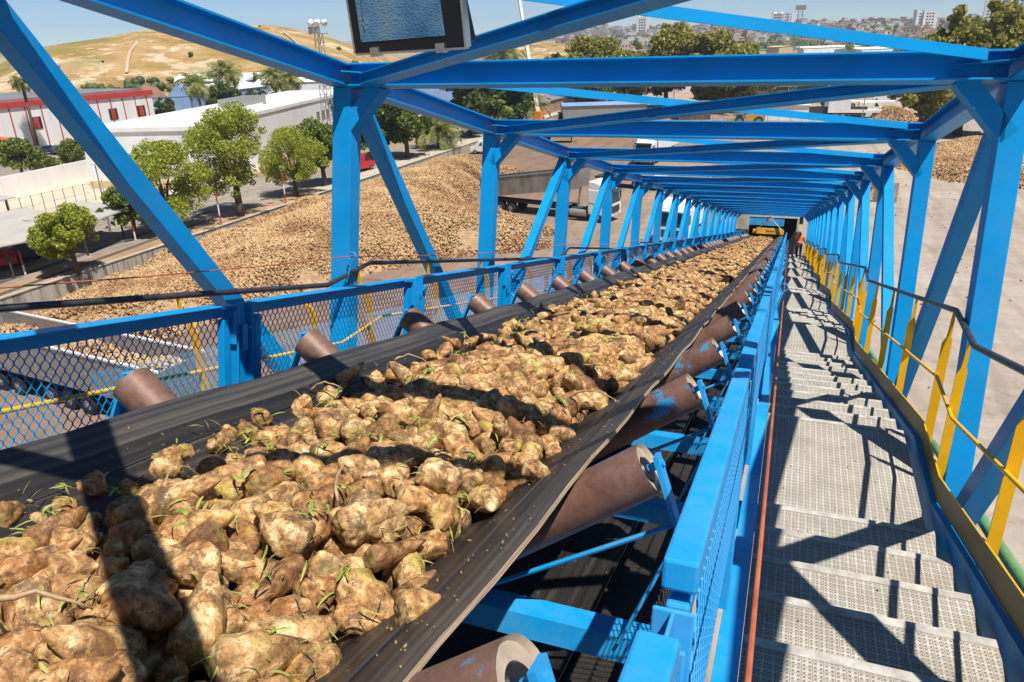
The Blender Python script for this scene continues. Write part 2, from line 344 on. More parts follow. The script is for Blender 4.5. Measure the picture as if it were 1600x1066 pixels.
for k in range(K0,K1+1):
    y=YF(k)
    for s,x,w in ((-1,XL,PW),(1,XR,PWR)):
        mb=MB(); mb.box(x-w/2,x+w/2,y,y+0.16,-2.0,ZB-0.002); bp(mb,'post',bevel=0.006 if k<5 else 0)
        # knee brace under the cross beam
        ix = x-s*w/2
        mb=MB(); mb.beam((ix-s*0.235,y+0.075,ZB+0.02),(ix+s*0.06,y+0.075,ZB-0.33),0.115,0.15,up=(0,1,0)); bp(mb,'knee_brace')
        # gusset plate
        mb=MB(); mb.add([(ix,y-0.16,1.062),(ix-s*0.30,y-0.02,1.062),(ix-s*0.30,y+0.14,1.062),(ix,y+0.28,1.062),
                         (ix,y-0.16,1.071),(ix-s*0.30,y-0.02,1.071),(ix-s*0.30,y+0.14,1.071),(ix,y+0.28,1.071)],
                        [(0,1,2,3),(7,6,5,4),(0,4,5,1),(1,5,6,2),(2,6,7,3),(3,7,4,0)])
        if k<5:
            for bx,by in ((0.07,-0.02),(0.07,0.10),(0.20,0.02),(0.20,0.10)): mb.cyl((ix-s*bx,y+by,1.050),(ix-s*bx,y+by,1.0619),0.013,n=6)
        bp(mb,'gusset_plate')
        if k<K1:
            a,b=(k,k+1) if k+1<=2 else (k+1,k)          # top of frame a to the foot of frame b
            ya,yb=YF(a)+0.08,YF(b)+0.08; sg=1 if yb>ya else -1
            mb=MB(); mb.beam((x,ya+sg*0.09,ZB-0.01),(x,yb-sg*0.06,-1.99),0.125,0.125,up=(0,0,1)); bp(mb,'diagonal_brace',bevel=0.004 if k<3 else 0)
    mb=MB(); mb.ibeam((XL+PW/2,y-0.002,(0.967+1.142)/2),(XR-PWR/2,y-0.002,(0.967+1.142)/2),0.165,0.175,0.012); bp(mb,'cross_beam')
    mb=MB(); mb.ibeam((XL+PW/2,y+0.08,-2.1),(XR-PWR/2,y+0.08,-2.1),0.12,0.18,0.011); bp(mb,'floor_beam')
    if k<K1:
        y2=YF(k+1)
        # wind bracing in the roof plane: an upper angle one way, a deeper channel the other
        mb=MB(); mb.angle((XL+0.12,y+0.10,1.104),(XR-0.235,y2-0.09,1.104),0.06,0.066,0.008,side=1,top=1)
        bp(mb,'upper_wind_brace')
        mb=MB(); mb.ibeam((XR-0.25,y+0.13,1.016),(XL+0.26,y2-0.05,1.016),0.13,0.088,0.009); bp(mb,'lower_wind_brace')
mb=MB(); mb.box(-2.75,-0.32,YF(K0),YF(K1)+0.3,-2.005,-1.995); bp(mb,'added_shade_sheet',CHASSIS)  # dark sheet added below the conveyor to keep the sun out
# ------------------------------------------------------------------ belt conveyor
XC=-1.405; S35=math.sin(rad(35)); C35=math.cos(rad(35))
cv = gthing('belt_conveyor','long troughed belt conveyor with rusty rollers and blue mesh guards','conveyor',(XC,2,-1.6))
cvo=(XC,2,-1.6); cv.rotation_euler=(-ALPHA+CTILT,0,0); cv.location=GC(cvo)
def cp(mb,name,mat,parent=None,**k): return mb.build(name,mat,parent or cv,cvo,**k)
YE=50.9
def belt_pts(y):
    ph=math.cos(2*math.pi*(y-2.28)/1.2)
    sg=0.006*ph; w=0.006*math.sin(y*1.7)
    L=[(-0.855,-0.805+sg*1.6+w),(-0.75,-0.876+sg*1.2+w),(-0.60,-0.982+sg),(-0.45,-1.085),(-0.33,-1.155),(-0.2,-1.172),(0,-1.174)]
    R=[(-a,b-2*w*(i<2)) for i,(a,b) in enumerate(L[:-1])][::-1]
    return L+R
mb=MB(); ys=list(np.arange(-2.4,YE,0.3)); n=13; th=0.016
for y in ys:
    P=belt_pts(y)
    for a,b in P: mb.v.append((XC+a,y,b))
    for a,b in P: mb.v.append((XC+a+(0.004 if a>0.3 else (-0.004 if a<-0.3 else 0)),y,b-th))
for i in range(len(ys)-1):
    o0=i*2*n;o1=o0+2*n
    for j in range(n-1):
        e = j in (0,n-2)
        mb.f.append((o0+j,o0+j+1,o1+j+1,o1+j)); mb.m.append(1 if e else 0)
        mb.f.append((o0+n+j,o1+n+j,o1+n+j+1,o0+n+j+1)); mb.m.append(0)
    mb.f.append((o0,o1,o1+n,o0+n)); mb.m.append(2)
    mb.f.append((o0+n-1,o0+2*n-1,o1+2*n-1,o1+n-1)); mb.m.append(2)
cp(mb,'carrying_belt',[RUBBER,LIP,EDGE],fix=False)
mb=MB(); mb.box(-2.15,-0.66,-2.4,YE,-1.80,-1.785); cp(mb,'return_belt',RUBBER)
for s in (-1,1):
    mb=MB(); mb.tube([(XC+s*0.675,y,-0.929+0.0015+0.006*math.cos(2*math.pi*(y-2.28)/1.2)*1.1+(0.003 if s<0 else 0)) for y in ys],0.0035,5); cp(mb,'belt_seam',LIP)
for s in (-1,1):
    mb=MB(); mb.channel((XC+s*1.165,-2.4,-1.475),(XC+s*1.165,YE,-1.475),0.07,0.15,0.01,side=s); cp(mb,'side_frame',BLUE)
def idler_parts(y):
    out=[]
    for s in (-1,1):
        a=Vector((XC+s*0.415,y,-1.227)); b=Vector((XC+s*1.075,y,-0.766)); ax=(b-a).normalized()
        mb=MB(); mb.cyl(a,b,0.086,n=28,caps=False,mi=0)
        # recessed end
        r1=b+ax*0.0; mb.cyl(r1,r1-ax*0.014,0.086,0.078,n=28,mi=1,caps=False); mb.cyl(r1-ax*0.014,r1-ax*0.0141,0.078,0.045,n=28,mi=1,caps=False)
        mb.cyl(r1-ax*0.014,r1-ax*0.008,0.045,0.040,n=20,mi=2); mb.cyl(a,a+ax*0.001,0.086,0.02,n=28,mi=1)
        out.append(('wing_roller',mb,[ROLL,ROLLEND,BLACK],'auto'))
        mb=MB(); dn=Vector((s*S35,0,-C35)); e=b+ax*0.03
        dn=Vector((s*0.36,0,-0.933)); mb.beam(e-dn*0.03,e+dn*0.245,0.016,0.062,up=(0,1,0))
        q=e+dn*0.245; mb.beam(q-dn*0.01,(XC+s*1.02,y,-1.38),0.012,0.05,up=(0,1,0))
        mb.cyl(b-ax*0.01,b+ax*0.045,0.014,n=10)
        mb.cyl(e+dn*0.20,(XC+s*0.42,y+0.02,-1.37),0.009,n=6)
        out.append(('roller_bracket',mb,[BLUEW],False))
    mb=MB(); mb.cyl((XC-0.36,y-0.0,-1.276),(XC+0.36,y-0.0,-1.276),0.086,n=24); out.append(('centre_roller',mb,[ROLL],'auto'))
    mb=MB(); mb.box(XC-1.13,XC+1.13,y+0.0,y+0.12,-1.46,-1.37); out.append(('idler_crossbar',mb,[BLUEW],False))
    return out
protos=[]
for nm,mb,ms,sm in idler_parts(2.28):
    ob=mb.build(nm,ms,cv,(XC,2.28,-1.2),smooth=sm); ob.location=Vector((XC,2.28,-1.2))-Vector(cvo); protos.append(ob)
for i in range(-3,40):
    if i==0: continue
    for pr in protos:
        c=pr.copy(); C.objects.link(c); c.parent=cv; c.location=pr.location+Vector((0,1.2*i,0))
        if pr.name.startswith(('wing','centre')):
            pass
# guard panels with expanded metal
def screen(mbx,x,y0,y1,z0,z1,p=0.021,q=0.033,w=0.0044):
    nl=int((y1-y0)/p); nk=int((z1-z0)/q)
    for j in range(nl):
        yc=y0+(j+0.5)*(y1-y0)/nl; pts=[]
        for k in range(nk+1):
            sgn=1 if (k+j)%2 else -1
            zc=z0+(z1-z0)*k/nk
            for dz in (-0.006,0.006): pts.append((x,yc+sgn*(y1-y0)/nl*0.46,zc+dz))
        base=len(mbx.v)
        for (a,b,c) in pts:
            mbx.v += [(a-0.0018,b-w/2,c),(a+0.0018,b-w/2,c),(a+0.0018,b+w/2,c),(a-0.0018,b+w/2,c)]
        for k in range(len(pts)-1):
            o=base+4*k
            for e in range(4): mbx.f.append((o+e,o+(e+1)%4,o+4+(e+1)%4,o+4+e)); mbx.m.append(0)
PJ=3.14; PS=1.97
def panel(s):
    x = -2.66 if s<0 else -0.106
    PJ = 3.14 if s<0 else 3.03; ZBt = -1.18 if s<0 else -1.07
    xs = x-0.048 if s<0 else x+0.030          # screen plane
    y0,y1=PJ+0.10,PJ+PS-(0.09 if s<0 else 0.125)
    t=bpy.data.objects.new('guard_panel',None)
    # the frame carries the screen as a sub-part
    mb=MB()
    if s>0: mb.box(x-0.030,x+0.029,y0,y1,-0.585,-0.530)
    else: mb.box(x-0.042,x+0.045,y0,y1,-0.538,-0.530); mb.box(x-0.042,x-0.033,y0,y1,-0.605,-0.5385)
    mb.box(x-0.02,x+0.02,y0,y1,ZBt-0.04,ZBt); mb.box(x-0.02,x+0.02,y0,y0+0.05,ZBt+0.001,-0.606); mb.box(x-0.02,x+0.02,y1-0.05,y1,ZBt+0.001,-0.606)
    bpy.data.objects.remove(t)
    fr=mb.build('guard_panel',BLUEW if s>0 else BLUE,cv,(x,y0,-0.6),bevel=0.006); fr.location=Vector((x,y0,-0.6))-Vector(cvo)
    m2=MB(); screen(m2,xs,y0+0.004,y1-0.004,ZBt,-0.585)
    sc=m2.build('mesh_screen',BLUEW if s>0 else BLUE,fr,(x,y0,-0.6),fix=False)
    # junction post: H stub with a cap plate and a hinge lug
    m3=MB(); yj=PJ-(0 if s<0 else 0.012); m3.ibeam((x,yj,-1.55),(x,yj,-0.585 if s>0 else -0.535),0.085 if s<0 else 0.066,0.12,0.009,up=(0,1,0))
    m3.box(x-(0.046 if s<0 else 0.034),x+(0.046 if s<0 else 0.026),yj-0.082,yj-0.070,-0.74,-0.562); m3.box(x-0.03 if s>0 else x+0.02,x-0.015 if s>0 else x+0.04,yj+0.062,yj+0.12,-0.64,-0.62)
    if s<0:
        m3.box(x+0.02,x+0.05,yj-0.03,yj+0.01,-0.78,-0.64); m3.cyl((x+0.03,yj+0.09,-0.62),(x+0.03,yj+0.13,-0.62),0.02,n=10)
    for zb_ in (-0.66,-0.80,-1.0): m3.cyl((x+(0.05 if s<0 else -0.035),yj+0.03,zb_),(x+(0.043 if s<0 else -0.045),yj+0.03,zb_),0.010,n=6)
    ps=m3.build('guard_post',BLUE if s<0 else BLUEW,cv,(x,y0,-0.6),bevel=0.004); ps.location=Vector((x,y0,-0.6))-Vector(cvo)
    return fr,ps
for s in (-1,1):
    fr,ps=panel(s)
    for i in range(-3,24):
        if i==0: continue
        c=copy_tree(fr,cv); c.location=fr.location+Vector((0,PS*i,0))
        c=copy_tree(ps,cv); c.location=ps.location+Vector((0,PS*i,0))
    # lower fixed screen under the belt
m4b=MB(); screen(m4b,0,0,1.9,-1.95,-1.60,0.03,0.03)
ls=m4b.build('lower_screen',STEEL,cv,(0,0,0),fix=False); ls.location=Vector((-0.36,1.2,0))-Vector(cvo)
for i in range(1,24):
    c=ls.copy(); C.objects.link(c); c.parent=cv; c.location=ls.location+Vector((0,1.97*i,0))
# ------------------------------------------------------------------ walkway (world frame, steps level)
HW=6.304; DW=1.5
def Hk(F,flat0,flat1,H0):            # polyline height: flat between flat0 and flat1, sloping between the flats
    j=math.floor((F-flat0)/HW); f=F-flat0-j*HW; w=flat1-flat0
    return H0-DW*j-(0 if f<w else (f-w)*DW/(HW-w))
def kinks(flat0,flat1,F0,F1):
    out=[F0]; j=-2
    while True:
        for k in (flat0+HW*j,flat1+HW*j):
            if F0<k<F1: out.append(k)
        if flat0+HW*j>F1: break
        j+=1
    return out+[F1]
F0W,F1W=-1.9,52.4
st=thing('grating_stairway','cream perforated grating steps and landings descending beside the conveyor','stairway',(0.5,4.22,CAMH-2.9))
so=(0.5,4.22,CAMH-2.9)
nt_=0; far=MB()
for j in range(-1,8):
    Fs=4.22+HW*j; H=CAMH-2.865-DW*j
    def plate(y0,y1,z,kind):
        global nt_
        mb=MB(); mb.box(0.0,0.985,y0+0.004,y1,z-0.034,z); mb.box(0.0,0.985,y1-0.045,y1+0.004,z-0.06,z+0.004,1)
        mb.box(0.0,0.012,y0+0.004,y1-0.05,z-0.09,z-0.035); mb.box(0.973,0.985,y0+0.004,y1-0.05,z-0.09,z-0.035)
        if kind=='landing' or nt_<92: mb.build(kind,[GRATE,NOSE],st,so)
        else:
            k=len(far.v); far.v+=mb.v; far.f+=[tuple(a+k for a in f) for f in mb.f]; far.m+=mb.m
        if kind=='step': nt_+=1
    plate(Fs,Fs+1.5,H,'landing')
    g=(HW-1.5)/11
    for i in range(11): plate(Fs+1.5+g*i,Fs+1.5+g*(i+1),H-0.125*(i+1),'step')
tag(far.build('far_steps',[GRATE,NOSE],st,so),kind='stuff')
for s,x0,x1,xf in ((1,1.045,1.056,1.095),(-1,-0.012,-0.002,-0.092)):
    mb=MB(); ks=kinks(4.72,5.62,F0W,F1W)
    for a,b in zip(ks[:-1],ks[1:]):
        za,zb=CAMH+Hk(a+1e-4,4.72,5.62,-2.86),CAMH+Hk(b-1e-4,4.72,5.62,-2.86)
        q=[(x0,a,za),(x0,b,zb),(x0,b,zb-0.22),(x0,a,za-0.22)]
        mb.add(q+[(x1,y,z) for _,y,z in q],[(0,1,2,3),(7,6,5,4),(0,4,5,1),(3,2,6,7),(0,3,7,4),(1,5,6,2)])
        xa,xb=min(x0,xf),max(x1,xf); q=[(xa,a,za+0.002),(xa,b,zb+0.002),(xb,b,zb+0.002),(xb,a,za+0.002)]
        mb.add(q+[(x,y,z+0.009) for x,y,z in q],[(0,1,2,3),(7,6,5,4),(0,4,5,1),(1,5,6,2),(2,6,7,3),(3,7,4,0)])
    mb.build('stringer',BLUE if s>0 else BLUEW,st,so)
# walkway of the far side, mostly behind the belt
mb=MB(); ks=kinks(4.72,5.62,F0W,F1W)
for a,b in zip(ks[:-1],ks[1:]):
    za,zb=CAMH+Hk(a+1e-4,4.72,5.62,-2.90),CAMH+Hk(b-1e-4,4.72,5.62,-2.90)
    q=[(-3.36,a,za),(-2.80,a,za),(-2.80,b,zb),(-3.36,b,zb)]
    mb.add(q+[(x,y,z-0.03) for x,y,z in q],[(0,1,2,3),(7,6,5,4),(0,4,5,1),(1,5,6,2),(2,6,7,3),(3,7,4,0)])
sw=mb.build('service_walkway',GRATE,None,(-3.1,5,CAMH-2.9),loc=(-3.1,5,CAMH-2.9))
tag(sw,'narrow grating walkway between the mesh guards and the left truss posts','walkway')
# railings
def railing(x,side,label,grp):
    t=thing('walkway_railing',label,'railing',(x,4.2,CAMH-2.9),group=grp); o=(x,4.2,CAMH-2.9)
    def run(dx,r,H0,f0,f1,name,mat):
        ks=kinks(f0,f1,F0W,F1W); P=[(x+dx,k,CAMH+Hk(k,f0,f1,H0)) for k in ks]
        mb=MB(); mb.tube(P,r,10); mb.build(name,mat,t,o,smooth='auto')
    run(0.002 if side>0 else -0.05,0.020,-1.795,4.84,5.50,'handrail',GALV)
    run(-side*0.035 if side>0 else 0.02,0.0125,-2.29,4.84,5.50,'mid_rail',YEL)
    # toe board
    mb=MB(); ks=kinks(4.80,5.62,F0W,F1W); xx=x-side*0.045
    for a,b in zip(ks[:-1],ks[1:]):
        za,zb=CAMH+Hk(a+1e-4,4.80,5.62,-2.70),CAMH+Hk(b-1e-4,4.80,5.62,-2.70)
        q=[(xx,a,za),(xx,b,zb),(xx,b,zb-0.16),(xx,a,za-0.16)]
        mb.add(q+[(xq+0.006,y,z) for xq,y,z in q],[(0,1,2,3),(7,6,5,4),(0,4,5,1),(3,2,6,7),(0,3,7,4),(1,5,6,2)])
    mb.build('toe_board',KICK,t,o)
    mb=MB()
    for a,b in zip(ks[:-1],ks[1:]):
        za,zb=CAMH+Hk(a+1e-4,4.80,5.62,-2.70),CAMH+Hk(b-1e-4,4.80,5.62,-2.70)
        mb.beam((xx+0.003,a,za+0.003),(xx+0.003,b,zb+0.003),0.008,0.005)
    mb.build('toe_board_edge',YEL,t,o)
    for j in range(-1,8):
        for f in ((3.62,4.93,5.50,7.02,8.45) if side>0 else (3.26,4.46,5.26,6.56,7.94)):
            F=f+HW*j+0.04
            if F<F0W or F>F1W: continue
            zt=CAMH+Hk(F,4.84,5.50,-1.795); zb=CAMH+Hk(F,4.80,5.62,-2.72)-0.16; w=0.060 if side>0 else 0.06
            xl=x-0.037 if side>0 else x-0.01; xr=xl+w; rx=x+(0.002 if side>0 else -0.05); sh=zt-0.20
            prof=[(xl,zb),(xr,zb),(xr,sh-0.02),(xr-0.012,sh+0.012),(rx+0.012,sh+0.055),(rx+0.009,zt-0.015),(rx-0.009,zt-0.015),(rx-0.014,sh+0.05),(xl+0.02,sh-0.005),(xl,sh-0.05)]
            if side<0: prof=[(xl,zb),(xr,zb),(xr,sh-0.03),(xr-0.02,sh+0.03),(rx+0.014,sh+0.07),(rx+0.012,zt-0.015),(rx-0.012,zt-0.015),(rx-0.014,sh+0.07),(xl,sh)]
            mb=MB(); mb.prism(prof,'y',F,F+0.010); mb.build('railing_post',YEL,t,o)
    return t
railing(1.125,1,'dark handrail on flat yellow posts along the right side of the steps','walkway railings')
railing(-3.40,-1,'black handrail on yellow posts behind the left mesh guards','walkway railings')
# hose outside the right stringer
mb=MB(); mb.tube([(1.33+0.012*math.sin(y*1.3),y,-1.72+0.010*math.sin(y*2.1)) for y in np.arange(-1,52,0.6)],0.035,10)
gtop(mb,'green_hose',GREENH,'pale green hose tied along the outside of the walkway','hose',(1.33,4,-1.72),smooth='auto')
# emergency pull cords with their rings
def cord(x,z,ringys,label,flip):
    y0,y1=-0.5,50
    t=gthing('pull_cord',label,'cord',(x,2,z),'emergency pull cords'); o=(x,2,z); P=[]; ks=[y0]+ringys+[y1]
    for a,b in zip(ks[:-1],ks[1:]):
        for i in range(6):
            u=i/6; P.append((x+0.006*math.sin(a+u*2),a+(b-a)*u,z-0.05*4*u*(1-u)*(b-a)/6))
    P.append((x,y1,z)); mb=MB(); mb.tube(P,0.0042,8); mb.build('cord',ORANGE_ROPE,t,o,smooth='auto')
    for y in ringys:
        mb=MB(); mb.tube([(x+0.035*math.cos(a),y,z+0.035*math.sin(a)) for a in np.linspace(-1.57,4.5,16)],0.006,6)
        mb.cyl((x,y,z-0.035),(x-0.05*flip,y,z-0.22),0.007,n=6); mb.build('eye_bolt',BLUEW,t,o,smooth='auto')
cord(0.012,-0.5,[7.09,13.6,20.1,26.6,33,39.5],'red cord stretched through blue rings above the left edge of the steps',1)
cord(-3.40,-0.40,[-1.0,5.40,11.9,18.4,24.9,31.4],'thin red cord strung along the left truss posts',1)
# ------------------------------------------------------------------ floodlight under the first cross beam
def flood():
    m,n,b=nt('reflector_glass'); v=coords(n); vo=nd(n,'ShaderNodeTexVoronoi',Scale=130); n.links.new(v,vo.inputs['Vector'])
    r=ramp(n,noi(n,v,5,2),[(0.35,(0.06,0.22,0.42)),(0.6,(0.22,0.42,0.58)),(0.75,(0.34,0.42,0.46))]); n.links.new(r.outputs['Color'],b.inputs['Base Color'])
    b.inputs['Metallic'].default_value=0.6; b.inputs['Roughness'].default_value=0.3; bump(n,b,vo.outputs['Distance'],0.6,0.003)
    o=(-1.262,2.26,0.765)
    t=thing('floodlight','black framed floodlight with blue dimpled reflector hanging under the roof beam','floodlight',G(o),(GM@Matrix.Rotation(rad(-1.5),4,'Y')@Matrix.Rotation(rad(17),4,'X')).to_euler())
    W,H,D=0.205,0.245,0.11
    mb=MB(); mb.prism([(-W,-H),(W,-H),(W,H),(-W,H)],'y',0.0,0.03); mb.prism([(-W*0.97,-H*0.95),(W*0.97,-H*0.95),(W*0.7,H*0.6),(-W*0.7,H*0.6)],'y',0.03,D)
    mb.build('housing',BLACK,t,bevel=0.004)
    for w in (W+0.004,):
        f=MB(); f.box(W-0.001,W+0.006,-0.012,0.03,-H,H); f.box(-W-0.006,-W+0.001,-0.012,0.03,-H,H); f.box(-W,W,-0.012,0.03,-H-0.006,-H+0.001); f.box(-W,W,-0.012,0.03,H-0.001,H+0.006)
        f.build('rim_frame',CHROME,t)
    g=MB(); g.box(-W,W,-0.010,-0.003,-H,H); g.build('front_glass',BLACK,t)
    g=MB(); g.add([(-W+0.03,-0.0115,-H+0.035),(W-0.065,-0.0115,-H+0.04),(W-0.085,-0.0115,H-0.03),(-W+0.03,-0.0115,H-0.03)],[(0,1,2,3)]);
    g.add([(-W+0.03,-0.013,-H+0.04),(-W+0.045,-0.0155,-H+0.05),(-W+0.06,-0.0155,H-0.05),(-W+0.03,-0.013,H-0.03)],[(0,1,2,3)]); g.build('reflector',m,t)
    for cx in (-0.125,0.12):
        c=MB(); c.box(cx-0.016,cx+0.016,-0.024,0.012,-H-0.012,-H+0.018); c.build('clip',CHROME,t,bevel=0.002)
    c=MB(); c.box(-W-0.02,-W-0.012,0.03,0.07,-0.05,0.30); c.box(W+0.012,W+0.02,0.03,0.07,-0.05,0.30); c.box(-W-0.02,W+0.02,0.03,0.07,0.30,0.308); c.build('hanging_bracket',STEEL,t)
flood()
# ================================================================== SUGAR BEETS ON THE BELT
import bmesh
def ico(sub):
    bm=bmesh.new(); bmesh.ops.create_icosphere(bm,subdivisions=sub,radius=1.0)
    V=np.array([v.co[:] for v in bm.verts]); F=np.array([[v.index for v in f.verts] for f in bm.faces]); bm.free(); return V,F
def beet_shape(sub,seed,tail=1.0):
    V,F=ico(sub); rs=random.Random(seed); a=rs.uniform(0.75,1.0); out=[]
    off=Vector((seed*3.7,seed*1.3,0)); ln=rs.choice((1.2,1.5,1.8,2.1,2.5))*tail; be=rs.uniform(-0.35,0.35); fork=rs.uniform(0,6.28)
    for x,y,z in V:
        t=z; k=1.0
        if t<0.25:
            u=(0.25-t)/1.25; k=1-(0.14+0.12*ln*0.6)*u; zz=0.25-(0.25-t)*ln*(1+0.18*u*u)
        else:
            u=(t-0.25)/0.75; k=1-0.10*u; zz=0.25+(t-0.25)*0.62
        if zz>0.56: zz=0.56+(zz-0.56)*0.35          # the topped crown
        p=Vector((x*k,y*k*a,zz)); q=p*1.25+off
        d=0.11*noise.noise(q*1.3)+0.09*noise.noise(q*2.6)+0.045*noise.noise(q*5.5)
        if sub>=4: d+=0.026*noise.noise(q*10)+0.012*noise.noise(q*24)
        if sub>=3: d-=0.16*max(0,math.cos(math.atan2(y,x)*2+fork+t*1.2)-0.70)*(1-abs(t))*2
        r=p.normalized(); p+=r*d; p.x+=be*(zz<0)*zz*zz*0.30
        if t>0.72: p.x+=0.05*noise.noise(q*9); p.z+=0.07*noise.noise(q*8)
        out.append(p)
    return np.array([list(p) for p in out]),F
def mound(off,y):
    e=noise.noise(Vector((off*2.2,y*1.1,3.1)))*0.045+noise.noise(Vector((off*5,y*2.6,9)))*0.02
    c=off+0.03+0.03*math.sin(y*0.9); u=min(1,abs(c)/0.70)
    base=-1.174 if abs(off)<0.33 else -1.174+(abs(off)-0.33)*0.70
    top=-0.905-0.17*u**2.4+e
    return max(base+0.03,top)
def limits(y):
    l=-0.665+0.07*noise.noise(Vector((0,y*1.4,5))); r=0.53+0.07*noise.noise(Vector((4,y*1.5,7)))
    return l,r
variants=[beet_shape(4,i,1.0) for i in range(14)]
vm=[]
for i,(V,F) in enumerate(variants): vm.append(npmesh('sugar_beet',V*0.057,F,BEET,smooth=True))
spots=[]; rb=random.Random(5)
y=0.35
while y<50.2:
    sp=0.108; l,r=limits(y); off=l+rb.uniform(0,0.05)
    while off<r:
        yy=y+rb.uniform(-0.04,0.04); s=rb.uniform(0.72,1.28)
        z=mound(off,yy)-0.02+rb.uniform(-0.03,0.03); spots.append((off,yy,z,s)); off+=sp*rb.uniform(0.8,1.2)
    y+=sp*0.98
# a few lone and edge beets
near=[p for p in spots if p[1]<50]; near.sort(key=lambda p:p[1])
individual=near[:292]; rest=[(a,b,c,min(d,0.72) if a<limits(b)[0]+0.16 else d) for a,b,c,d in near[292:]]
hand=[(-0.66,1.10,-0.93,1.0),(-0.86,2.86,-0.86,0.9),(0.66,1.45,-0.93,0.95),(-0.72,1.75,-0.88,0.8),(0.62,2.5,-0.93,1.0),(-0.88,3.25,-0.86,1.0),(0.64,0.95,-0.93,1.1),(-0.85,4.1,-0.88,1.0)]
labs={0:'small pale sugar beet at the left edge of the heap nearest the lower corner',
      1:'sugar beet at the left edge of the heap beside the bare belt',2:'large sugar beet at the right foot of the heap over the bare belt'}
def place(me,off,y,z,s,label,group,tilt=None):
    ob=bpy.data.objects.new('sugar_beet',me); C.objects.link(ob)
    # beets lie mostly on their sides
    az=rb.uniform(0,6.28); el=rb.gauss(0,0.28); q=Matrix.Rotation(az,3,'Z')@Matrix.Rotation(math.pi/2+el,3,'X')@Matrix.Rotation(rb.uniform(0,6.28),3,'Z')
    ob.matrix_world=Matrix.Translation(GC((XC+off,y,z)))@GM@q.to_4x4()@Matrix.Scale(s,4); tag(ob,label,'sugar beet',group); return ob
for (off,y,z,s) in individual:
    ed=off<limits(y)[0]+0.18; place(vm[rb.randrange(4)+3 if ed else rb.randrange(14)],off,y,z-(0.015 if ed else 0),min(s,0.85) if ed else s,'muddy tan sugar beet in the heap on the near stretch of the black belt','sugar beets heaped on the near belt')
for i,(off,y,z,s) in enumerate(hand):
    if i in (0,1,3,5,7): continue
    place(vm[i],off,y,z,s,{0:labs[0],2:labs[2],3:'stubby sugar beet on the left slope of the heap by the bare belt',4:'sugar beet on the right slope of the heap above the second roller',
          6:'big muddy sugar beet at the right foot of the heap above the nearest roller'}[i],None)
# the rest of the load and its hidden lower layer: one uncountable mass
def rots(n,rng):                 # lying roughly flat, any heading
    az=rng.uniform(0,6.283,n); el=math.pi/2+rng.normal(0,0.28,n); sp=rng.uniform(0,6.283,n); o=np.zeros(n); i=np.ones(n)
    def rz(a): c,s=np.cos(a),np.sin(a); return np.stack([np.stack([c,-s,o],1),np.stack([s,c,o],1),np.stack([o,o,i],1)],1)
    c,s=np.cos(el),np.sin(el); rx=np.stack([np.stack([i,o,o],1),np.stack([o,c,-s],1),np.stack([o,s,c],1)],1)
    return rz(az)@rx@rz(sp)
Vs=[];Fs=[];k=0
lod=[beet_shape(3,20+i) for i in range(6)]; lod2=[beet_shape(2,40+i) for i in range(6)]
lower=[]
y=0.3
while y<50:
    for off in np.arange(-0.60,0.50,0.115):
        zz=mound(off,y)-0.095
        b=-1.174 if abs(off)<0.33 else -1.174+(abs(off)-0.33)*0.70
        if zz>b+0.02: lower.append((off,y+rb.uniform(-.03,.03),zz,rb.uniform(0.85,1.1)))
    y+=0.115
def emit(items,shapes):
    global k
    for vi,(V,F) in enumerate(shapes):
        it=items[vi::len(shapes)]
        if not it: continue
        P=np.array([[XC+a,b,c] for a,b,c,d in it]); S=np.array([d for a,b,c,d in it])*0.060
        VV,FF=scatter(V,F,P,rots(len(it),RNG),S); Vs.append(VV); Fs.append(FF+k); k+=len(VV)
emit([p for p in rest if p[1]<24],lod); emit([p for p in rest if p[1]>=24],lod2); emit(lower,lod2)
me=npmesh('beet_load',np.concatenate(Vs),np.concatenate(Fs),BEET,smooth=True)
bl=npobj('beet_load',me); bl.matrix_world=Matrix.Translation((0,0,CAMH))@GM2
tag(bl,'long heap of tan sugar beets riding down the belt into the distance','beet load',kind='stuff')
# leaf shreds and stalks among the beets
def ribbon(L,w,curve,seed,tubey=False):
    rs=random.Random(seed); mb=MB(); n=8; P=[]
    a=rs.uniform(0,6.28); ph=rs.uniform(0,3)
    for i in range(n+1):
        u=i/n; P.append(Vector((L*(u-0.5),curve*math.sin(u*3+ph)*L*0.35,L*0.22*math.sin(u*math.pi)*rs.uniform(0.8,1.2))))
    if tubey: mb.tube(P,w,6,radii=[w*(1-0.75*(i/n)**1.3)*(1+0.15*math.sin(i*2.3)) for i in range(n+1)]); return mb
    for i,p in enumerate(P):
        u=i/n; ww=w*(0.35+math.sin(u*math.pi)**0.7)*rs.uniform(0.8,1.15)
        mb.v+=[(p.x,p.y-ww,p.z),(p.x,p.y,p.z+ww*0.5),(p.x,p.y+ww,p.z+0.002*rs.random())]
    for i in range(n):
        for j in (0,1): mb.f.append((3*i+j,3*i+3+j,3*i+4+j,3*i+1+j)); mb.m.append(0)
    return mb
leafm=[]
for i in range(8):
    mb=MB()
    for q in range(4):
        r=ribbon(random.uniform(0.04,0.11),random.uniform(0.0022,0.006),random.uniform(-1.2,1.2),i*10+q)
        R=Matrix.Rotation(random.uniform(0,6.28),3,'Z')@Matrix.Rotation(random.uniform(-0.25,0.15),3,'Y'); t=Vector((random.uniform(-.02,.02),random.uniform(-.02,.02),random.uniform(0,.015)))
        mb.add([R@Vector(p)+t for p in r.v],r.f)
    me=bpy.data.meshes.new('beet_leaf'); me.from_pydata([Vector(p) for p in mb.v],[],mb.f); me.materials.append(LEAFB); leafm.append(me)
rl=random.Random(11); nl=0
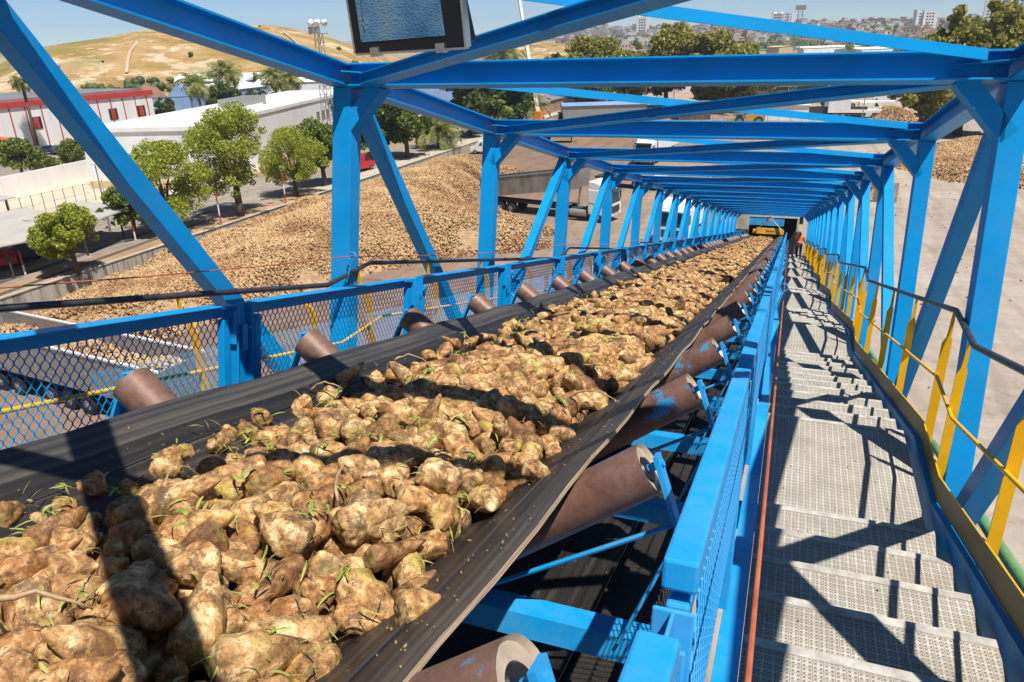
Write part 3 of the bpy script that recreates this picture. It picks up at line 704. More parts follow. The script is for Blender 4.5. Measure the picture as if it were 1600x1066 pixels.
for i in range(120):
    y=0.5+rl.random()**1.3*8.5; l,r=limits(y); off=rl.uniform(l,r-0.02) if rl.random()<0.8 else rl.uniform(l,l+0.15)
    ob=bpy.data.objects.new('beet_leaf',leafm[rl.randrange(8)]); C.objects.link(ob)
    ob.matrix_world=Matrix.Translation(GC((XC+off,y,mound(off,y)+rl.uniform(0.018,0.04))))@GM@Matrix.Rotation(rl.uniform(0,6.28),4,'Z')@Matrix.Rotation(rl.uniform(-.4,.4),4,'X')@Matrix.Scale(rl.uniform(0.7,1.25),4)
    tag(ob,'green shred of beet leaf caught between the beets on the belt','leaf','leaf shreds on the beet heap')
# litter of rootlets and torn leaf lying in one mess over the near heap
for (nm,mat,N,lab,ymax,wd) in (('root_litter',simple('root_litter',(0.36,0.23,0.11),0.8,0.6,25,col2=(0.13,0.075,0.035)),2600,'litter of thin brown rootlets strewn over the near beets',9,0.0016),('leaf_litter',simple('leaf_litter',(0.40,0.40,0.09),0.6,0.6,20,col2=(0.17,0.20,0.04)),2600,'litter of torn yellow green leaf strewn over the near beets',16,0.0030)):
    Vv=[];Fv=[]
    for i in range(N):
        y=0.45+(ymax-0.45)*rl.random()**1.6; l,r=limits(y); off=rl.uniform(l-0.03,r+0.03); z=mound(off,y)+rl.uniform(0.0,0.045)
        g=noise.noise(Vector((off*6,y*6,2)))
        if g<-0.02: continue
        L=rl.uniform(0.02,0.075); a=rl.uniform(0,6.28); b=rl.gauss(0,0.45); cx,cy=math.cos(a),math.sin(a); k0=len(Vv); bend=rl.uniform(-0.5,0.5); wz=wd*rl.uniform(0.6,1.6)
        for j in range(5):
            u=j/4-0.5; px_=XC+off+L*u*cx-bend*L*(0.25-u*u)*cy; py_=y+L*u*cy+bend*L*(0.25-u*u)*cx; pz_=z+L*u*math.sin(b)+0.012*(0.25-u*u)
            ww=wz*(1-0.7*abs(u)*2*0.9); Vv+= [(px_-cy*ww,py_+cx*ww,pz_),(px_+cy*ww,py_-cx*ww,pz_+ww*0.6)]
        for j in range(4): Fv.append((k0+2*j,k0+2*j+1,k0+2*j+3,k0+2*j+2))
    lo=npobj(nm,npmesh(nm,np.array(Vv),np.array(Fv),mat)); lo.matrix_world=Matrix.Translation((0,0,CAMH))@GM2; tag(lo,lab,'litter',kind='stuff')
for (off,y,L,w,az,lab) in [(0.0,0.98,0.26,0.010,1.1,'thick dry root lying across the beets near the bottom of the photo'),(-0.62,3.0,0.17,0.007,0.4,'brown twig on the left edge of the heap over the bare belt'),
        (-0.60,3.85,0.20,0.006,0.9,'curved thin root sticking up at the left of the heap'),(0.2,1.9,0.22,0.005,2.2,'long stringy root trailing over the right slope'),
        (0.56,3.6,0.30,0.006,0.25,'thin pale root tail reaching out over the bare right strip of belt'),(-0.3,1.75,0.18,0.004,1.9,'thin curved rootlet over the middle beets'),
        (-0.56,1.15,0.16,0.006,1.3,'upright dry stalk at the left side of the near heap')]:
    mb=ribbon(L,w,0.5,int(L*999),True); me=bpy.data.meshes.new('dry_root'); me.from_pydata([Vector(p) for p in mb.v],[],mb.f); me.materials.append(STALK); me.shade_smooth()
    ob=bpy.data.objects.new('dry_root',me); C.objects.link(ob)
    ob.matrix_world=Matrix.Translation(GC((XC+off,y,mound(off,y)+0.055)))@GM@Matrix.Rotation(az,4,'Z')@Matrix.Rotation(rl.uniform(-.25,.25),4,'Y'); tag(ob,lab,'root')
# crumbs of soil and leaf on the bare rubber
P=[];S=[]
for i in range(900):
    y=rl.uniform(0.5,14); s=rl.choice((-1,1)); off=s*rl.uniform(0.58,0.83)
    z=-1.174+(abs(off)-0.33)*0.705+0.004; P.append((XC+off,y,z)); S.append(rl.uniform(0.0015,0.007)*(1 if rl.random()<0.9 else 1.8))
V,F=ico(1); V=V*np.array([1,0.6,0.4]); VV,FF=scatter(V,F,np.array(P),rotmats(len(P),RNG),np.array(S))
cr=npobj('soil_crumbs',npmesh('soil_crumbs',VV,FF,simple('soil_crumb',(0.34,0.27,0.11),0.9,0.5,30,col2=(0.16,0.10,0.05)))); cr.matrix_world=Matrix.Translation((0,0,CAMH))@GM2
tag(cr,'crumbs of soil and leaf scattered on the bare edges of the belt','crumbs',kind='stuff')
# ================================================================== END OF THE GALLERY
o=(-1.1,49.6,-0.1)
t=gthing('magnetic_separator','yellow box hung across the far end of the belt with dark lettering','separator',o)
mb=MB(); mb.prism([(-0.80,-0.16),(0.82,-0.16),(0.82,0.10),(0.66,0.22),(-0.80,0.22)],'y',-0.45,0.45); mb.build('body',YMACH,t,bevel=0.02)
mb=MB(); mb.cyl((-0.95,0,0.0),(-0.805,0,0.0),0.14,n=16); mb.box(-1.0,-0.955,-0.4,0.4,-0.12,0.14); mb.build('drive',YMACH,t)
mb=MB()
for i,wd in enumerate((0.05,0.05,0.05,0.05,0.05)): mb.box(-0.22+i*0.10,-0.22+i*0.10+0.065,-0.456,-0.4505,-0.03,0.07)
mb.build('lettering',BLACK,t)
mb=MB(); mb.cyl((-0.7,0,0.21),(-0.05,0,0.85),0.02,n=6); mb.cyl((0.62,0,0.21),(-0.05,0,0.85),0.02,n=6); mb.cyl((-0.05,0,0.85),(-0.05,0,1.5),0.03,n=6); mb.box(-0.28,0.15,-0.1,0.1,0.62,0.9); mb.build('hoist',STEEL,t)
# transfer house
o=(-1.3,54.4,0)
t=gthing('transfer_house','concrete transfer house with a dark doorway where the gallery ends','building',o)
def hp(mb,nm,mat): return mb.build(nm,mat,t,(0,0,0))
def hb(*a):
    m=MB(); m.box(*a); return m
hp(hb(-2.6,-1.35,0.4,1.6,-3,1.35),'column',CONC); hp(hb(-4.4,-3.5,2.5,3.6,-6,4.5),'column',CONC)
hp(hb(-1.35,1.92,0.5,0.9,0.86,1.20),'lintel',CONCW); hp(hb(1.78,1.92,0.5,0.9,-4,0.86),'door_jamb',CONC); hp(hb(1.92,2.55,0.7,1.1,-4,0.5),'wall',CONCW)
hp(hb(-1.35,0.95,0.55,0.6,0.30,0.86),'blue_sheet',BLUETARP); hp(hb(-1.35,2.2,2.9,3.0,-4,1.3),'back_wall',DARKR); hp(hb(0.9,0.96,0.9,2.9,-4,1.02),'inner_wall',DARKR)
hp(hb(-1.35,2.2,0.9,3.0,1.20,1.32),'ceiling',CONC); hp(hb(-1.35,-1.28,1.6,2.9,-4,1.3),'side_wall',DARKR)
mb=MB(); mb.cyl((-1.3,2.2,0.1),(0.9,2.2,0.1),0.28,n=14); mb.box(-1.3,0.9,1.9,2.6,-0.9,-0.3); hp(mb,'drive_drum',CHASSIS)
mb=MB(); mb.beam((-5.6,1.0,-3.4),(-2.8,1.4,1.2),0.25,0.25); hp(mb,'raking_strut',CHASSIS)
# ------------------------------------------------------------------ worker walking down the steps
def worker():
    F=48.35; z=CAMH+ (-2.865-DW*7) + 0.0
    j=7; z=CAMH-2.865-DW*7; F=4.22+HW*7+0.45
    t=thing('person','worker in an orange vest and navy trousers walking away down the steps','person',(0.72,F,z),(0,0,rad(8)))
    def skin(name,pts,edges,mat,radii,parent=t):
        me=bpy.data.meshes.new(name); me.from_pydata(pts,edges,[]); ob=bpy.data.objects.new(name,me); C.objects.link(ob); ob.parent=parent
        sk=ob.modifiers.new('skin','SKIN')
        for v,r in zip(me.skin_vertices[0].data,radii): v.radius=(r,r) if not isinstance(r,tuple) else r
        me.skin_vertices[0].data[0].use_root=True
        s=ob.modifiers.new('sub','SUBSURF'); s.levels=2; s.render_levels=2; me.materials.append(mat); return ob
    P=[(0,0,0.92),(0,0,1.10),(0,0.02,1.32),(0,0.02,1.44),(0,0.03,1.52),(0,0.04,1.60),(0,0.045,1.68),
       (-0.09,0,0.88),(-0.10,0.12,0.50),(-0.10,0.05,0.10),(-0.10,0.17,0.04),(0.09,0,0.88),(0.10,-0.05,0.48),(0.10,-0.16,0.12),(0.10,-0.06,0.04),
       (-0.18,0.02,1.42),(-0.25,-0.04,1.16),(-0.22,0.08,0.93),(-0.21,0.13,0.83),(0.18,0.02,1.42),(0.26,0.0,1.17),(0.33,0.16,1.02),(0.37,0.24,0.98)]
    E=[(0,1),(1,2),(2,3),(3,4),(4,5),(5,6),(0,7),(7,8),(8,9),(9,10),(0,11),(11,12),(12,13),(13,14),(3,15),(15,16),(16,17),(17,18),(3,19),(19,20),(20,21),(21,22)]
    R=[(0.15,0.10),(0.135,0.09),(0.16,0.105),(0.10,0.08),0.055,(0.08,0.095),(0.07,0.08),0.09,0.062,0.045,0.045,0.09,0.062,0.045,0.045,0.07,0.045,0.036,0.03,0.07,0.045,0.036,0.03]
    skin('body',P,E,SKIN,R)
    skin('trousers',[(0,0,0.97),(-0.095,0,0.87),(-0.10,0.12,0.50),(-0.10,0.05,0.09),(0.095,0,0.87),(0.10,-0.05,0.48),(0.10,-0.16,0.11)],[(0,1),(1,2),(2,3),(0,4),(4,5),(5,6)],NAVY,[(0.17,0.12),0.105,0.08,0.066,0.105,0.08,0.066])
    skin('vest',[(0,0,0.90),(0,0,1.12),(0,0.02,1.34),(0,0.02,1.46),(-0.17,0.02,1.43),(-0.235,-0.01,1.26),(0.17,0.02,1.43),(0.24,0.01,1.27)],[(0,1),(1,2),(2,3),(3,4),(4,5),(3,6),(6,7)],VEST,[(0.185,0.13),(0.175,0.125),(0.20,0.14),(0.12,0.10),0.09,0.065,0.09,0.065])
    b=MB(); b.cyl((0,0.0,1.10),(0,0.0,1.15),0.193,n=20); ob=b.build('reflective_band',BAND,t); ob.scale=(1,0.74,1)
    skin('hair',[(0,0.02,1.66),(0,0.03,1.70)],[(0,1)],HAIR,[(0.085,0.10),(0.07,0.085)])
worker()
# ================================================================== THE YARD AND THE TOWN
def groundmat(name,c1,c2,scale=0.05,streak=True,rough=0.9,extra=None):
    m,n,b=nt(name); v=coords(n,world=True); f=noi(n,v,scale,7,0.65); r=ramp(n,f,[(0.35,c1),(0.65,c2)]); c=r.outputs['Color']
    g=noi(n,v,1.4,6,0.7); gr=ramp(n,g,[(0.3,(0.86,0.86,0.86)),(0.7,(1.04,1.04,1.04))]); c=mixc(n,1.0,c,gr.outputs['Color'],'MULTIPLY')
    if streak:
        v2=coords(n,(0.9,0.10,1),world=True); h=noi(n,v2,0.55,5,0.6,1.6); hr=ramp(n,h,[(0.36,(0.88,0.87,0.86)),(0.6,(1.03,1.02,1.02))]); c=mixc(n,1.0,c,hr.outputs['Color'],'MULTIPLY')
        v3=coords(n,(0.10,0.8,1),world=True); h=noi(n,v3,0.5,5,0.6,2.0); hr=ramp(n,h,[(0.38,(0.91,0.88,0.86)),(0.58,(1.02,1.01,1.01))]); c=mixc(n,1.0,c,hr.outputs['Color'],'MULTIPLY')
    if streak:
        st_=noi(n,v,0.35,8,0.8,0.5); sr=ramp(n,st_,[(0.54,(1,1,1)),(0.66,(0.74,0.70,0.66))]); c=mixc(n,1.0,c,sr.outputs['Color'],'MULTIPLY')
        wv=nd(n,'ShaderNodeTexWave',Scale=0.11,Distortion=9.0,Detail=3.0); wv.inputs['Detail Scale'].default_value=0.35; n.links.new(v,wv.inputs['Vector']); wr=ramp(n,wv.outputs['Fac'],[(0.86,(1,1,1)),(0.97,(0.90,0.89,0.88))]); c=mixc(n,1.0,c,wr.outputs['Color'],'MULTIPLY')
    if extra: c=extra(n,v,c)
    n.links.new(c,b.inputs['Base Color']); b.inputs['Roughness'].default_value=rough; b.inputs['Specular IOR Level'].default_value=0.2
    bump(n,b,g,0.2,0.03); return m
def yardx(n,v,c):       # the left part of the yard is browner with beet soil
    s=nd(n,'ShaderNodeSeparateXYZ'); n.links.new(v,s.inputs[0]); nn=noi(n,v,0.06,4,0.6)
    a=nd(n,'ShaderNodeMath',operation='MULTIPLY_ADD'); a.inputs[1].default_value=22; n.links.new(nn,a.inputs[0]); n.links.new(s.outputs['X'],a.inputs[2])
    mr=nd(n,'ShaderNodeMapRange'); mr.inputs['From Min'].default_value=-16; mr.inputs['From Max'].default_value=14; n.links.new(a.outputs[0],mr.inputs['Value'])
    return mixc(n,mr.outputs['Result'],mixc(n,1.0,c,(0.62,0.50,0.41),'MULTIPLY'),c)
YARD=groundmat('yard_concrete',(0.37,0.315,0.265),(0.45,0.40,0.345),extra=yardx)
PLAIN=groundmat('plain_ground',(0.24,0.18,0.10),(0.34,0.27,0.17),0.02,False)
ASPH=groundmat('pale_asphalt',(0.27,0.245,0.21),(0.34,0.31,0.265),0.1,True)
SOIL=groundmat('roadside_soil',(0.28,0.17,0.09),(0.42,0.30,0.19),0.2,False)
def stainm():
    m,n,b=nt('stained_wall'); v=coords(n,(1,1.6,0.10),world=True); f=noi(n,v,1.6,7,0.75); r=ramp(n,f,[(0.38,(0.16,0.145,0.115)),(0.50,(0.40,0.365,0.30)),(0.7,(0.48,0.44,0.37))]); n.links.new(r.outputs['Color'],b.inputs['Base Color']); b.inputs['Roughness'].default_value=0.9; return m
STAIN=stainm()
PAVE=groundmat('pale_paving',(0.55,0.45,0.33),(0.66,0.56,0.44),0.1,False)
def sheet(name,pts,z,mat):
    mb=MB(); mb.add([(p[0],p[1],z) for p in pts],[tuple(range(len(pts)))]); o=mb.build(name,mat,fix=False); return tag(o,kind='structure')
def quad(name,x0,x1,y0,y1,z,mat): return sheet(name,[(x0,y0),(x1,y0),(x1,y1),(x0,y1)],z,mat)
sheet('ground',[(5000*math.cos(a),5000*math.sin(a)) for a in np.linspace(0,2*math.pi,64,endpoint=False)],-0.02,PLAIN)
quad('yard',-47.9,75,-60,175,0.0,YARD)
quad('upper_ground',-420,-47.9,-60,330,ZL,PLAIN)
quad('verge',-50.8,-48.1,-20,230,ZL+0.004,SOIL)
quad('road',-57.2,-50.8,-20,320,ZL+0.008,ASPH)
quad('verge_pavement',-50.6,-48.1,70,230,ZL+0.012,CONCW)
quad('car_park',-64.5,-57.4,-20,75,ZL+0.008,ASPH)
quad('plot',-140,-64.5,-20,230,ZL+0.004,SOIL)
quad('paving',-93.5,-64.7,37,86,ZL+0.008,PAVE)
quad('street',-150,-94,55,116,ZL+0.012,ASPH)
SHADOWB=simple('painted_shadow_band',(0.085,0.08,0.075),0.9,0.2,1,world=True)  # cast shadows of overhead lines, painted as dark strips along the road
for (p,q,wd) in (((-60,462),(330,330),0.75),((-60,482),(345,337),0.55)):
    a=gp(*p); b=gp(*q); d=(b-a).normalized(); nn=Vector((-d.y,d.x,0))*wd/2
    sheet('painted_shadow_band',[tuple((a+nn)[:2]),tuple((a-nn)[:2]),tuple((b-nn)[:2]),tuple((b+nn)[:2])],ZL+0.016,SHADOWB)
quad('north_yard',-48,60,175,330,0.0,groundmat('far_yard',(0.36,0.28,0.21),(0.50,0.42,0.34),0.05))
# hatch markings on the paving
mb=MB()
for i in range(11):
    p=gp(100+i*10,342-i*3.2,0.02); mb.beam((p.x-1.5,p.y-0.4,ZL+0.015),(p.x+1.5,p.y+0.8,ZL+0.015),0.30,0.006)
tag(mb.build('hatch_markings',WHITE),kind='structure')
# kerb
mb=MB(); mb.box(-57.4,-57.2,-20,230,ZL,ZL+0.13); tag(mb.build('kerb',CONCW),kind='structure')
# retaining wall
t=thing('yard_wall','long low weathered concrete wall between the beet yard and the road','wall',(-48,30,0))
mb=MB(); mb.box(-48.1,-47.88,-20,235,-0.02,ZL+0.02); mb.build('wall_body',STAIN,t,(-48,30,0))
mb=MB(); mb.box(-48.16,-47.82,-20,235,ZL+0.022,ZL+0.10); mb.build('coping',CONCW,t,(-48,30,0))
# ---------------- hills: one terrain sheet in polar rings
SIL=[(-75,-.02),(-56,-.012),(-53.3,-.006),(-51.6,.0069),(-49.3,.0122),(-47.1,.0172),(-45.2,.0217),(-42.4,.0247),(-39.4,.0255),(-37.1,.0255),(-35.1,.019),(-33,.0095),(-31.3,-.0037),(-28.7,-.0162),(-25,-.0150),(-22.3,-.0084),(-19,-.0004),(-16.8,-.0052),(-14.9,-.0158),(-12,-.03),(60,-.03)]
def golden(az,r):       # near hills
    e=np.interp(az,[a for a,_ in SIL],[b for _,b in SIL]); R=np.interp(az,[-60,-31,-26,60],[430,430,640,640]); F=R-190
    hr=max(0,CAMH+e*R); u=min(1,max(0,(r-F)/(R-F))); v=min(1,max(0,(r-R)/260))
    s=u*u*(3-2*u); s=0.35*u+0.65*s
    return hr*s*(1-v*v*(3-2*v))
CIT=[(-80,.010),(-30,.004),(-22.7,.0015),(-19.5,.0030),(-17.7,.0050),(-15.9,.0085),(-11.4,.0065),(-7,.0045),(-1.2,.0070),(3.5,.0040),(8.6,.0045),(12,.004),(30,.01),(60,.01)]
def cityh(az,r):
    e=np.interp(az,[a for a,_ in CIT],[b for _,b in CIT]); R=1350; F=700
    hr=CAMH+e*R; u=min(1,max(0,(r-F)/(R-F))); v=min(1,max(0,(r-R)/900))
    return hr*u**0.9*(1-v)
def terrain(X,Y):
    r=math.hypot(X,Y); az=math.degrees(math.atan2(X,Y))
    n=noise.noise(Vector((X*0.012,Y*0.012,0)))*2.2+noise.noise(Vector((X*0.04,Y*0.04,5)))*0.7
    g=golden(az,r); c=cityh(az,r)
    return max(g+(n*min(1,g/6) if g>0 else 0),c)
def hillmesh(name,a0,a1,na,r0,r1,nr,fn,mat):
    V=[];F=[]
    for i in range(nr+1):
        r=r0+(r1-r0)*(i/nr)
        for j in range(na+1):
            a=rad(a0+(a1-a0)*j/na); V.append((r*math.sin(a),r*math.cos(a),fn(r*math.sin(a),r*math.cos(a))))
    for i in range(nr):
        for j in range(na): k=i*(na+1)+j; F.append((k,k+1,k+na+2,k+na+1))
    o=npobj(name,npmesh(name,V,F,mat,smooth=True)); return tag(o,kind='structure')
def hillm():
    m,n,b=nt('dry_grass_hill'); v=coords(n,world=True); f=noi(n,v,0.035,9,0.72); r=ramp(n,f,[(0.38,(0.24,0.17,0.06)),(0.50,(0.40,0.25,0.10)),(0.62,(0.52,0.36,0.19))])
    g=noi(n,v,0.06,8,0.75); gr=ramp(n,g,[(0.53,0),(0.58,0.9)]); c=mixc(n,gr.outputs['Color'],r.outputs['Color'],(0.66,0.53,0.37))
    h=noi(n,v,0.014,6,0.7); hr=ramp(n,h,[(0.50,0),(0.62,0.7)]); c=mixc(n,hr.outputs['Color'],c,(0.22,0.21,0.05))
    k=noi(n,v,0.30,6,0.85); kr=ramp(n,k,[(0.58,0),(0.66,0.7)]); c=mixc(n,kr.outputs['Color'],c,(0.13,0.10,0.04))
    n.links.new(c,b.inputs['Base Color']); b.inputs['Roughness'].default_value=1; b.inputs['Specular IOR Level'].default_value=0; bump(n,b,k,0.6,1.5); return m
hillmesh('hills',-75,-8,260,215,900,70,lambda X,Y:golden(math.degrees(math.atan2(X,Y)),math.hypot(X,Y))*(1)+(noise.noise(Vector((X*0.012,Y*0.012,0)))*1.6+noise.noise(Vector((X*0.05,Y*0.05,5)))*0.6)*min(1,golden(math.degrees(math.atan2(X,Y)),math.hypot(X,Y))/8)-0.35,hillm())
def citym():
    m,n,b=nt('town_slope'); v=coords(n,world=True); f=noi(n,v,0.02,7,0.7); r=ramp(n,f,[(0.36,(0.10,0.11,0.045)),(0.5,(0.30,0.24,0.13)),(0.65,(0.44,0.38,0.29))]); n.links.new(r.outputs['Color'],b.inputs['Base Color']); b.inputs['Roughness'].default_value=1; return m
hillmesh('town_hill',-80,45,160,690,2300,40,lambda X,Y:cityh(math.degrees(math.atan2(X,Y)),math.hypot(X,Y))-0.3+noise.noise(Vector((X*.005,Y*.005,2)))*2,citym())
# paths on the golden hill: bare tracks lying on the slope
def hillpoint(px,py):
    r=ray(px,py); a=math.degrees(math.atan2(r[0],r[1])); d=math.hypot(r[0],r[1])
    for R in np.arange(230,640,1.0):
        if CAMH+r[2]/d*R <= golden(a,R): break
    return Vector((r[0]/d*R,r[1]/d*R,golden(a,R)))
TRACK=simple('bare_track',(0.52,0.42,0.29),0.95,0.15,0.2)
for i,(pts,w) in enumerate([([(198,114),(200,96),(203,82),(212,70),(224,57)],2.2),([(60,98),(72,90),(84,82)],1.8),([(164,114),(160,104),(157,98)],1.0),([(442,50),(455,60),(468,72)],1.4),([(774,72),(790,78),(808,84)],1.4)]):
    P=[hillpoint(*p)+Vector((0,0,0.15)) for p in pts]; w*=0.5; mb=MB()
    for a,b in zip(P[:-1],P[1:]):
        mb.beam(a,b,w,0.25)
    tag(mb.build('hill_track',TRACK),kind='structure')
rh0=random.Random(77)
# ---------------- sugar beet piles in the yard
def pile(name,poly,hfun,dens,label,size=0.10,seed=1):
    rng=np.random.default_rng(seed); xs=[p[0] for p in poly]; ys=[p[1] for p in poly]; A=(max(xs)-min(xs))*(max(ys)-min(ys)); n=int(A*dens)
    X=rng.uniform(min(xs),max(xs),n); Y=rng.uniform(min(ys),max(ys),n)
    # signed distance to the outline
    def sdf(X,Y):
        d=np.full(X.shape,1e9); inside=np.zeros(X.shape,bool); m=len(poly)
        for i in range(m):
            x0,y0=poly[i];x1,y1=poly[(i+1)%m]; ex,ey=x1-x0,y1-y0; wx,wy=X-x0,Y-y0; t=np.clip((wx*ex+wy*ey)/(ex*ex+ey*ey),0,1)
            d=np.minimum(d,np.hypot(wx-ex*t,wy-ey*t)); c=((y0>Y)!=(y1>Y))&(X<(x1-x0)*(Y-y0)/((y1-y0) or 1e-9)+x0); inside^=c
        return np.where(inside,d,-d)
    wob=0.7*np.sin(X*0.9+1.7*np.sin(Y*0.5))+0.5*np.sin(Y*1.3+X*0.4)+rng.normal(size=n)*0.35
    D=sdf(X,Y)+wob*0.6; k=D>0; X,Y,D=X[k],Y[k],D[k]
    Z=hfun(X,Y,D); Z+=rng.uniform(-0.03,0.06,len(X))
    V0,F0=ico(1); V0=V0*np.array([0.62,0.62,1.15]); V0[V0[:,2]<-0.5]*=np.array([0.5,0.5,1.1])
    # thin low-poly: keep the 42-vertex ball only where near, an octahedron further off
    oc=np.array([(1,0,0),(-1,0,0),(0,1,0),(0,-1,0),(0,0,1.7),(0,0,-1.9)],float)*0.62; of=np.array([(0,2,4),(2,1,4),(1,3,4),(3,0,4),(2,0,5),(1,2,5),(3,1,5),(0,3,5)])
    P=np.stack([X,Y,Z+0.03],1); S=rng.uniform(0.55,1.5,len(X))*size
    VV,FF=scatter(oc,of,P,rotmats(len(X),rng),S)
    # the heap itself below them
    gx=np.arange(min(xs)-1,max(xs)+1,0.6); gy=np.arange(min(ys)-1,max(ys)+1,0.6); GX,GY=np.meshgrid(gx,gy); gd=sdf(GX,GY)
    GZ=np.where(gd>0.3,hfun(GX.ravel(),GY.ravel(),np.maximum(gd.ravel(),0)).reshape(GX.shape)-0.13,-0.15); nx=len(gx)
    BV=np.stack([GX.ravel(),GY.ravel(),GZ.ravel()],1); q=[]
    for i in range(len(gy)-1):
        for j in range(nx-1):
            if max(gd[i,j],gd[i+1,j+1],gd[i,j+1],gd[i+1,j])>0.3: a=i*nx+j; q+= [(a,a+1,a+nx+1),(a,a+nx+1,a+nx)]
    q=np.array(q); me=npmesh(name,np.concatenate([VV,BV]),np.concatenate([FF,q+len(VV)]),[PILE,SOILB],np.concatenate([np.zeros(len(FF),np.int32),np.ones(len(q),np.int32)]))
    return tag(npobj(name,me),label,'beet pile',kind='stuff')
SOILB=simple('heap_soil',(0.42,0.28,0.15),0.95,0.35,2.0,world=True)
def hmain(X,Y,D):
    cap=2.0+0.5*np.sin(X*0.16+0.8)+0.45*np.sin(Y*0.13)+0.9*np.exp(-((X+36)**2/90+(Y-82)**2/160))
    h=cap*(1-np.exp(-D*0.42)); h+=0.28*np.sin(X*0.45+1.5*np.sin(Y*0.31))*np.sin(Y*0.37+X*0.12)*np.minimum(1,D/4)+0.16*np.sin(X*0.8+np.sin(Y*0.5)*2)*np.minimum(1,D/3)+0.12*np.sin(Y*1.1+X*0.6)*np.minimum(1,D/3)
    return np.maximum(h,0.0)
pile('beet_pile',[(-44.6,28),(-46.0,33),(-47.2,38.5),(-47.8,44),(-47.85,60),(-47.8,94),(-44,96),(-39,95),(-34.5,79),(-31.5,68.5),(-27,64.5),(-22,63.2),(-18.6,61.5),(-21,60),(-18.3,57.5),(-22,54),(-27,50.5),(-29.5,45),(-32,37),(-35,30),(-40,26)],hmain,78,'broad tan pile of sugar beets spread along the concrete wall',0.112,3)
pile('beet_pile',[tuple(gp(*p)[:2]) for p in ((1395,263),(1470,282),(1600,297),(1720,300),(1720,240),(1600,222),(1500,222),(1440,236))],lambda X,Y,D:1.5*(1-np.exp(-D*0.5)),26,'wide pile of brown sugar beets on the right of the yard',0.14,4)
pile('beet_pile',[tuple(gp(*p)[:2]) for p in ((1362,186),(1432,197),(1432,184),(1368,176))],lambda X,Y,D:2.6*(1-np.exp(-D*0.45)),14,'small rounded beet pile far off beside the right roof beams',0.18,5)
pile('beet_pile',[tuple(gp(*p)[:2]) for p in ((1350,312),(1386,312),(1390,280),(1345,280))],lambda X,Y,D:1.9*(1-np.exp(-D*0.8)),40,'beet pile behind the slanted concrete bay wall',0.12,6)
pile('beet_pile',[tuple(gp(*p)[:2]) for p in ((765,283),(800,281),(812,268),(770,266))],lambda X,Y,D:1.4*(1-np.exp(-D*0.5)),30,'low beet pile behind the raised tipper body',0.13,7)
P=[]
for i in range(700):
    x=rh0.uniform(-47,30); y=rh0.uniform(28,140)
    if -33<x<-12 and 62<y<76: continue
    P.append((x,y,0.06))
oc_=np.array([(1,0,0),(-1,0,0),(0,1,0),(0,-1,0),(0,0,1.7),(0,0,-1.9)],float)*0.62; of_=np.array([(0,2,4),(2,1,4),(1,3,4),(3,0,4),(2,0,5),(1,2,5),(3,1,5),(0,3,5)])
VV,FF=scatter(oc_,of_,np.array(P),rotmats(len(P),RNG),RNG.uniform(0.06,0.15,len(P))); tag(npobj('stray_beets',npmesh('stray_beets',VV,FF,PILE)),'stray beets and clods strewn over the open yard','beets',kind='stuff')
P=[]
for i in range(420):
    F=rh0.uniform(2.2,22); j=math.floor((F-4.22)/HW); f=F-4.22-j*HW; H=-2.865-DW*j-(0 if f<1.5 else 0.125*(1+int((f-1.5)/((HW-1.5)/11))))
    P.append((rh0.uniform(0.05,0.95),F,CAMH+H+0.006))
V_,F_=ico(1); V_=V_*np.array([1,0.6,0.5]); VV,FF=scatter(V_,F_,np.array(P),rotmats(len(P),RNG),RNG.uniform(0.002,0.009,len(P))*1.0)
tag(npobj('step_crumbs',npmesh('step_crumbs',VV,FF,simple('step_crumb',(0.35,0.25,0.12),0.9,0.5,60,col2=(0.13,0.08,0.04)))),'crumbs of soil and leaf lying on the grating steps','crumbs',kind='stuff')
mb=MB(); a=gp(1372,262); b=gp(1396,318); mb.beam((a.x,a.y,1.0),(b.x,b.y,1.0),0.5,2.0); mb.beam((b.x-1.8,b.y+0.6,0.7),(b.x,b.y,0.7),0.5,1.4)
tag(mb.build('bay_wall',CONC,None,(b.x,b.y,0),loc=(b.x,b.y,0)),'slanted concrete bay wall holding back beets beside the gallery','wall')
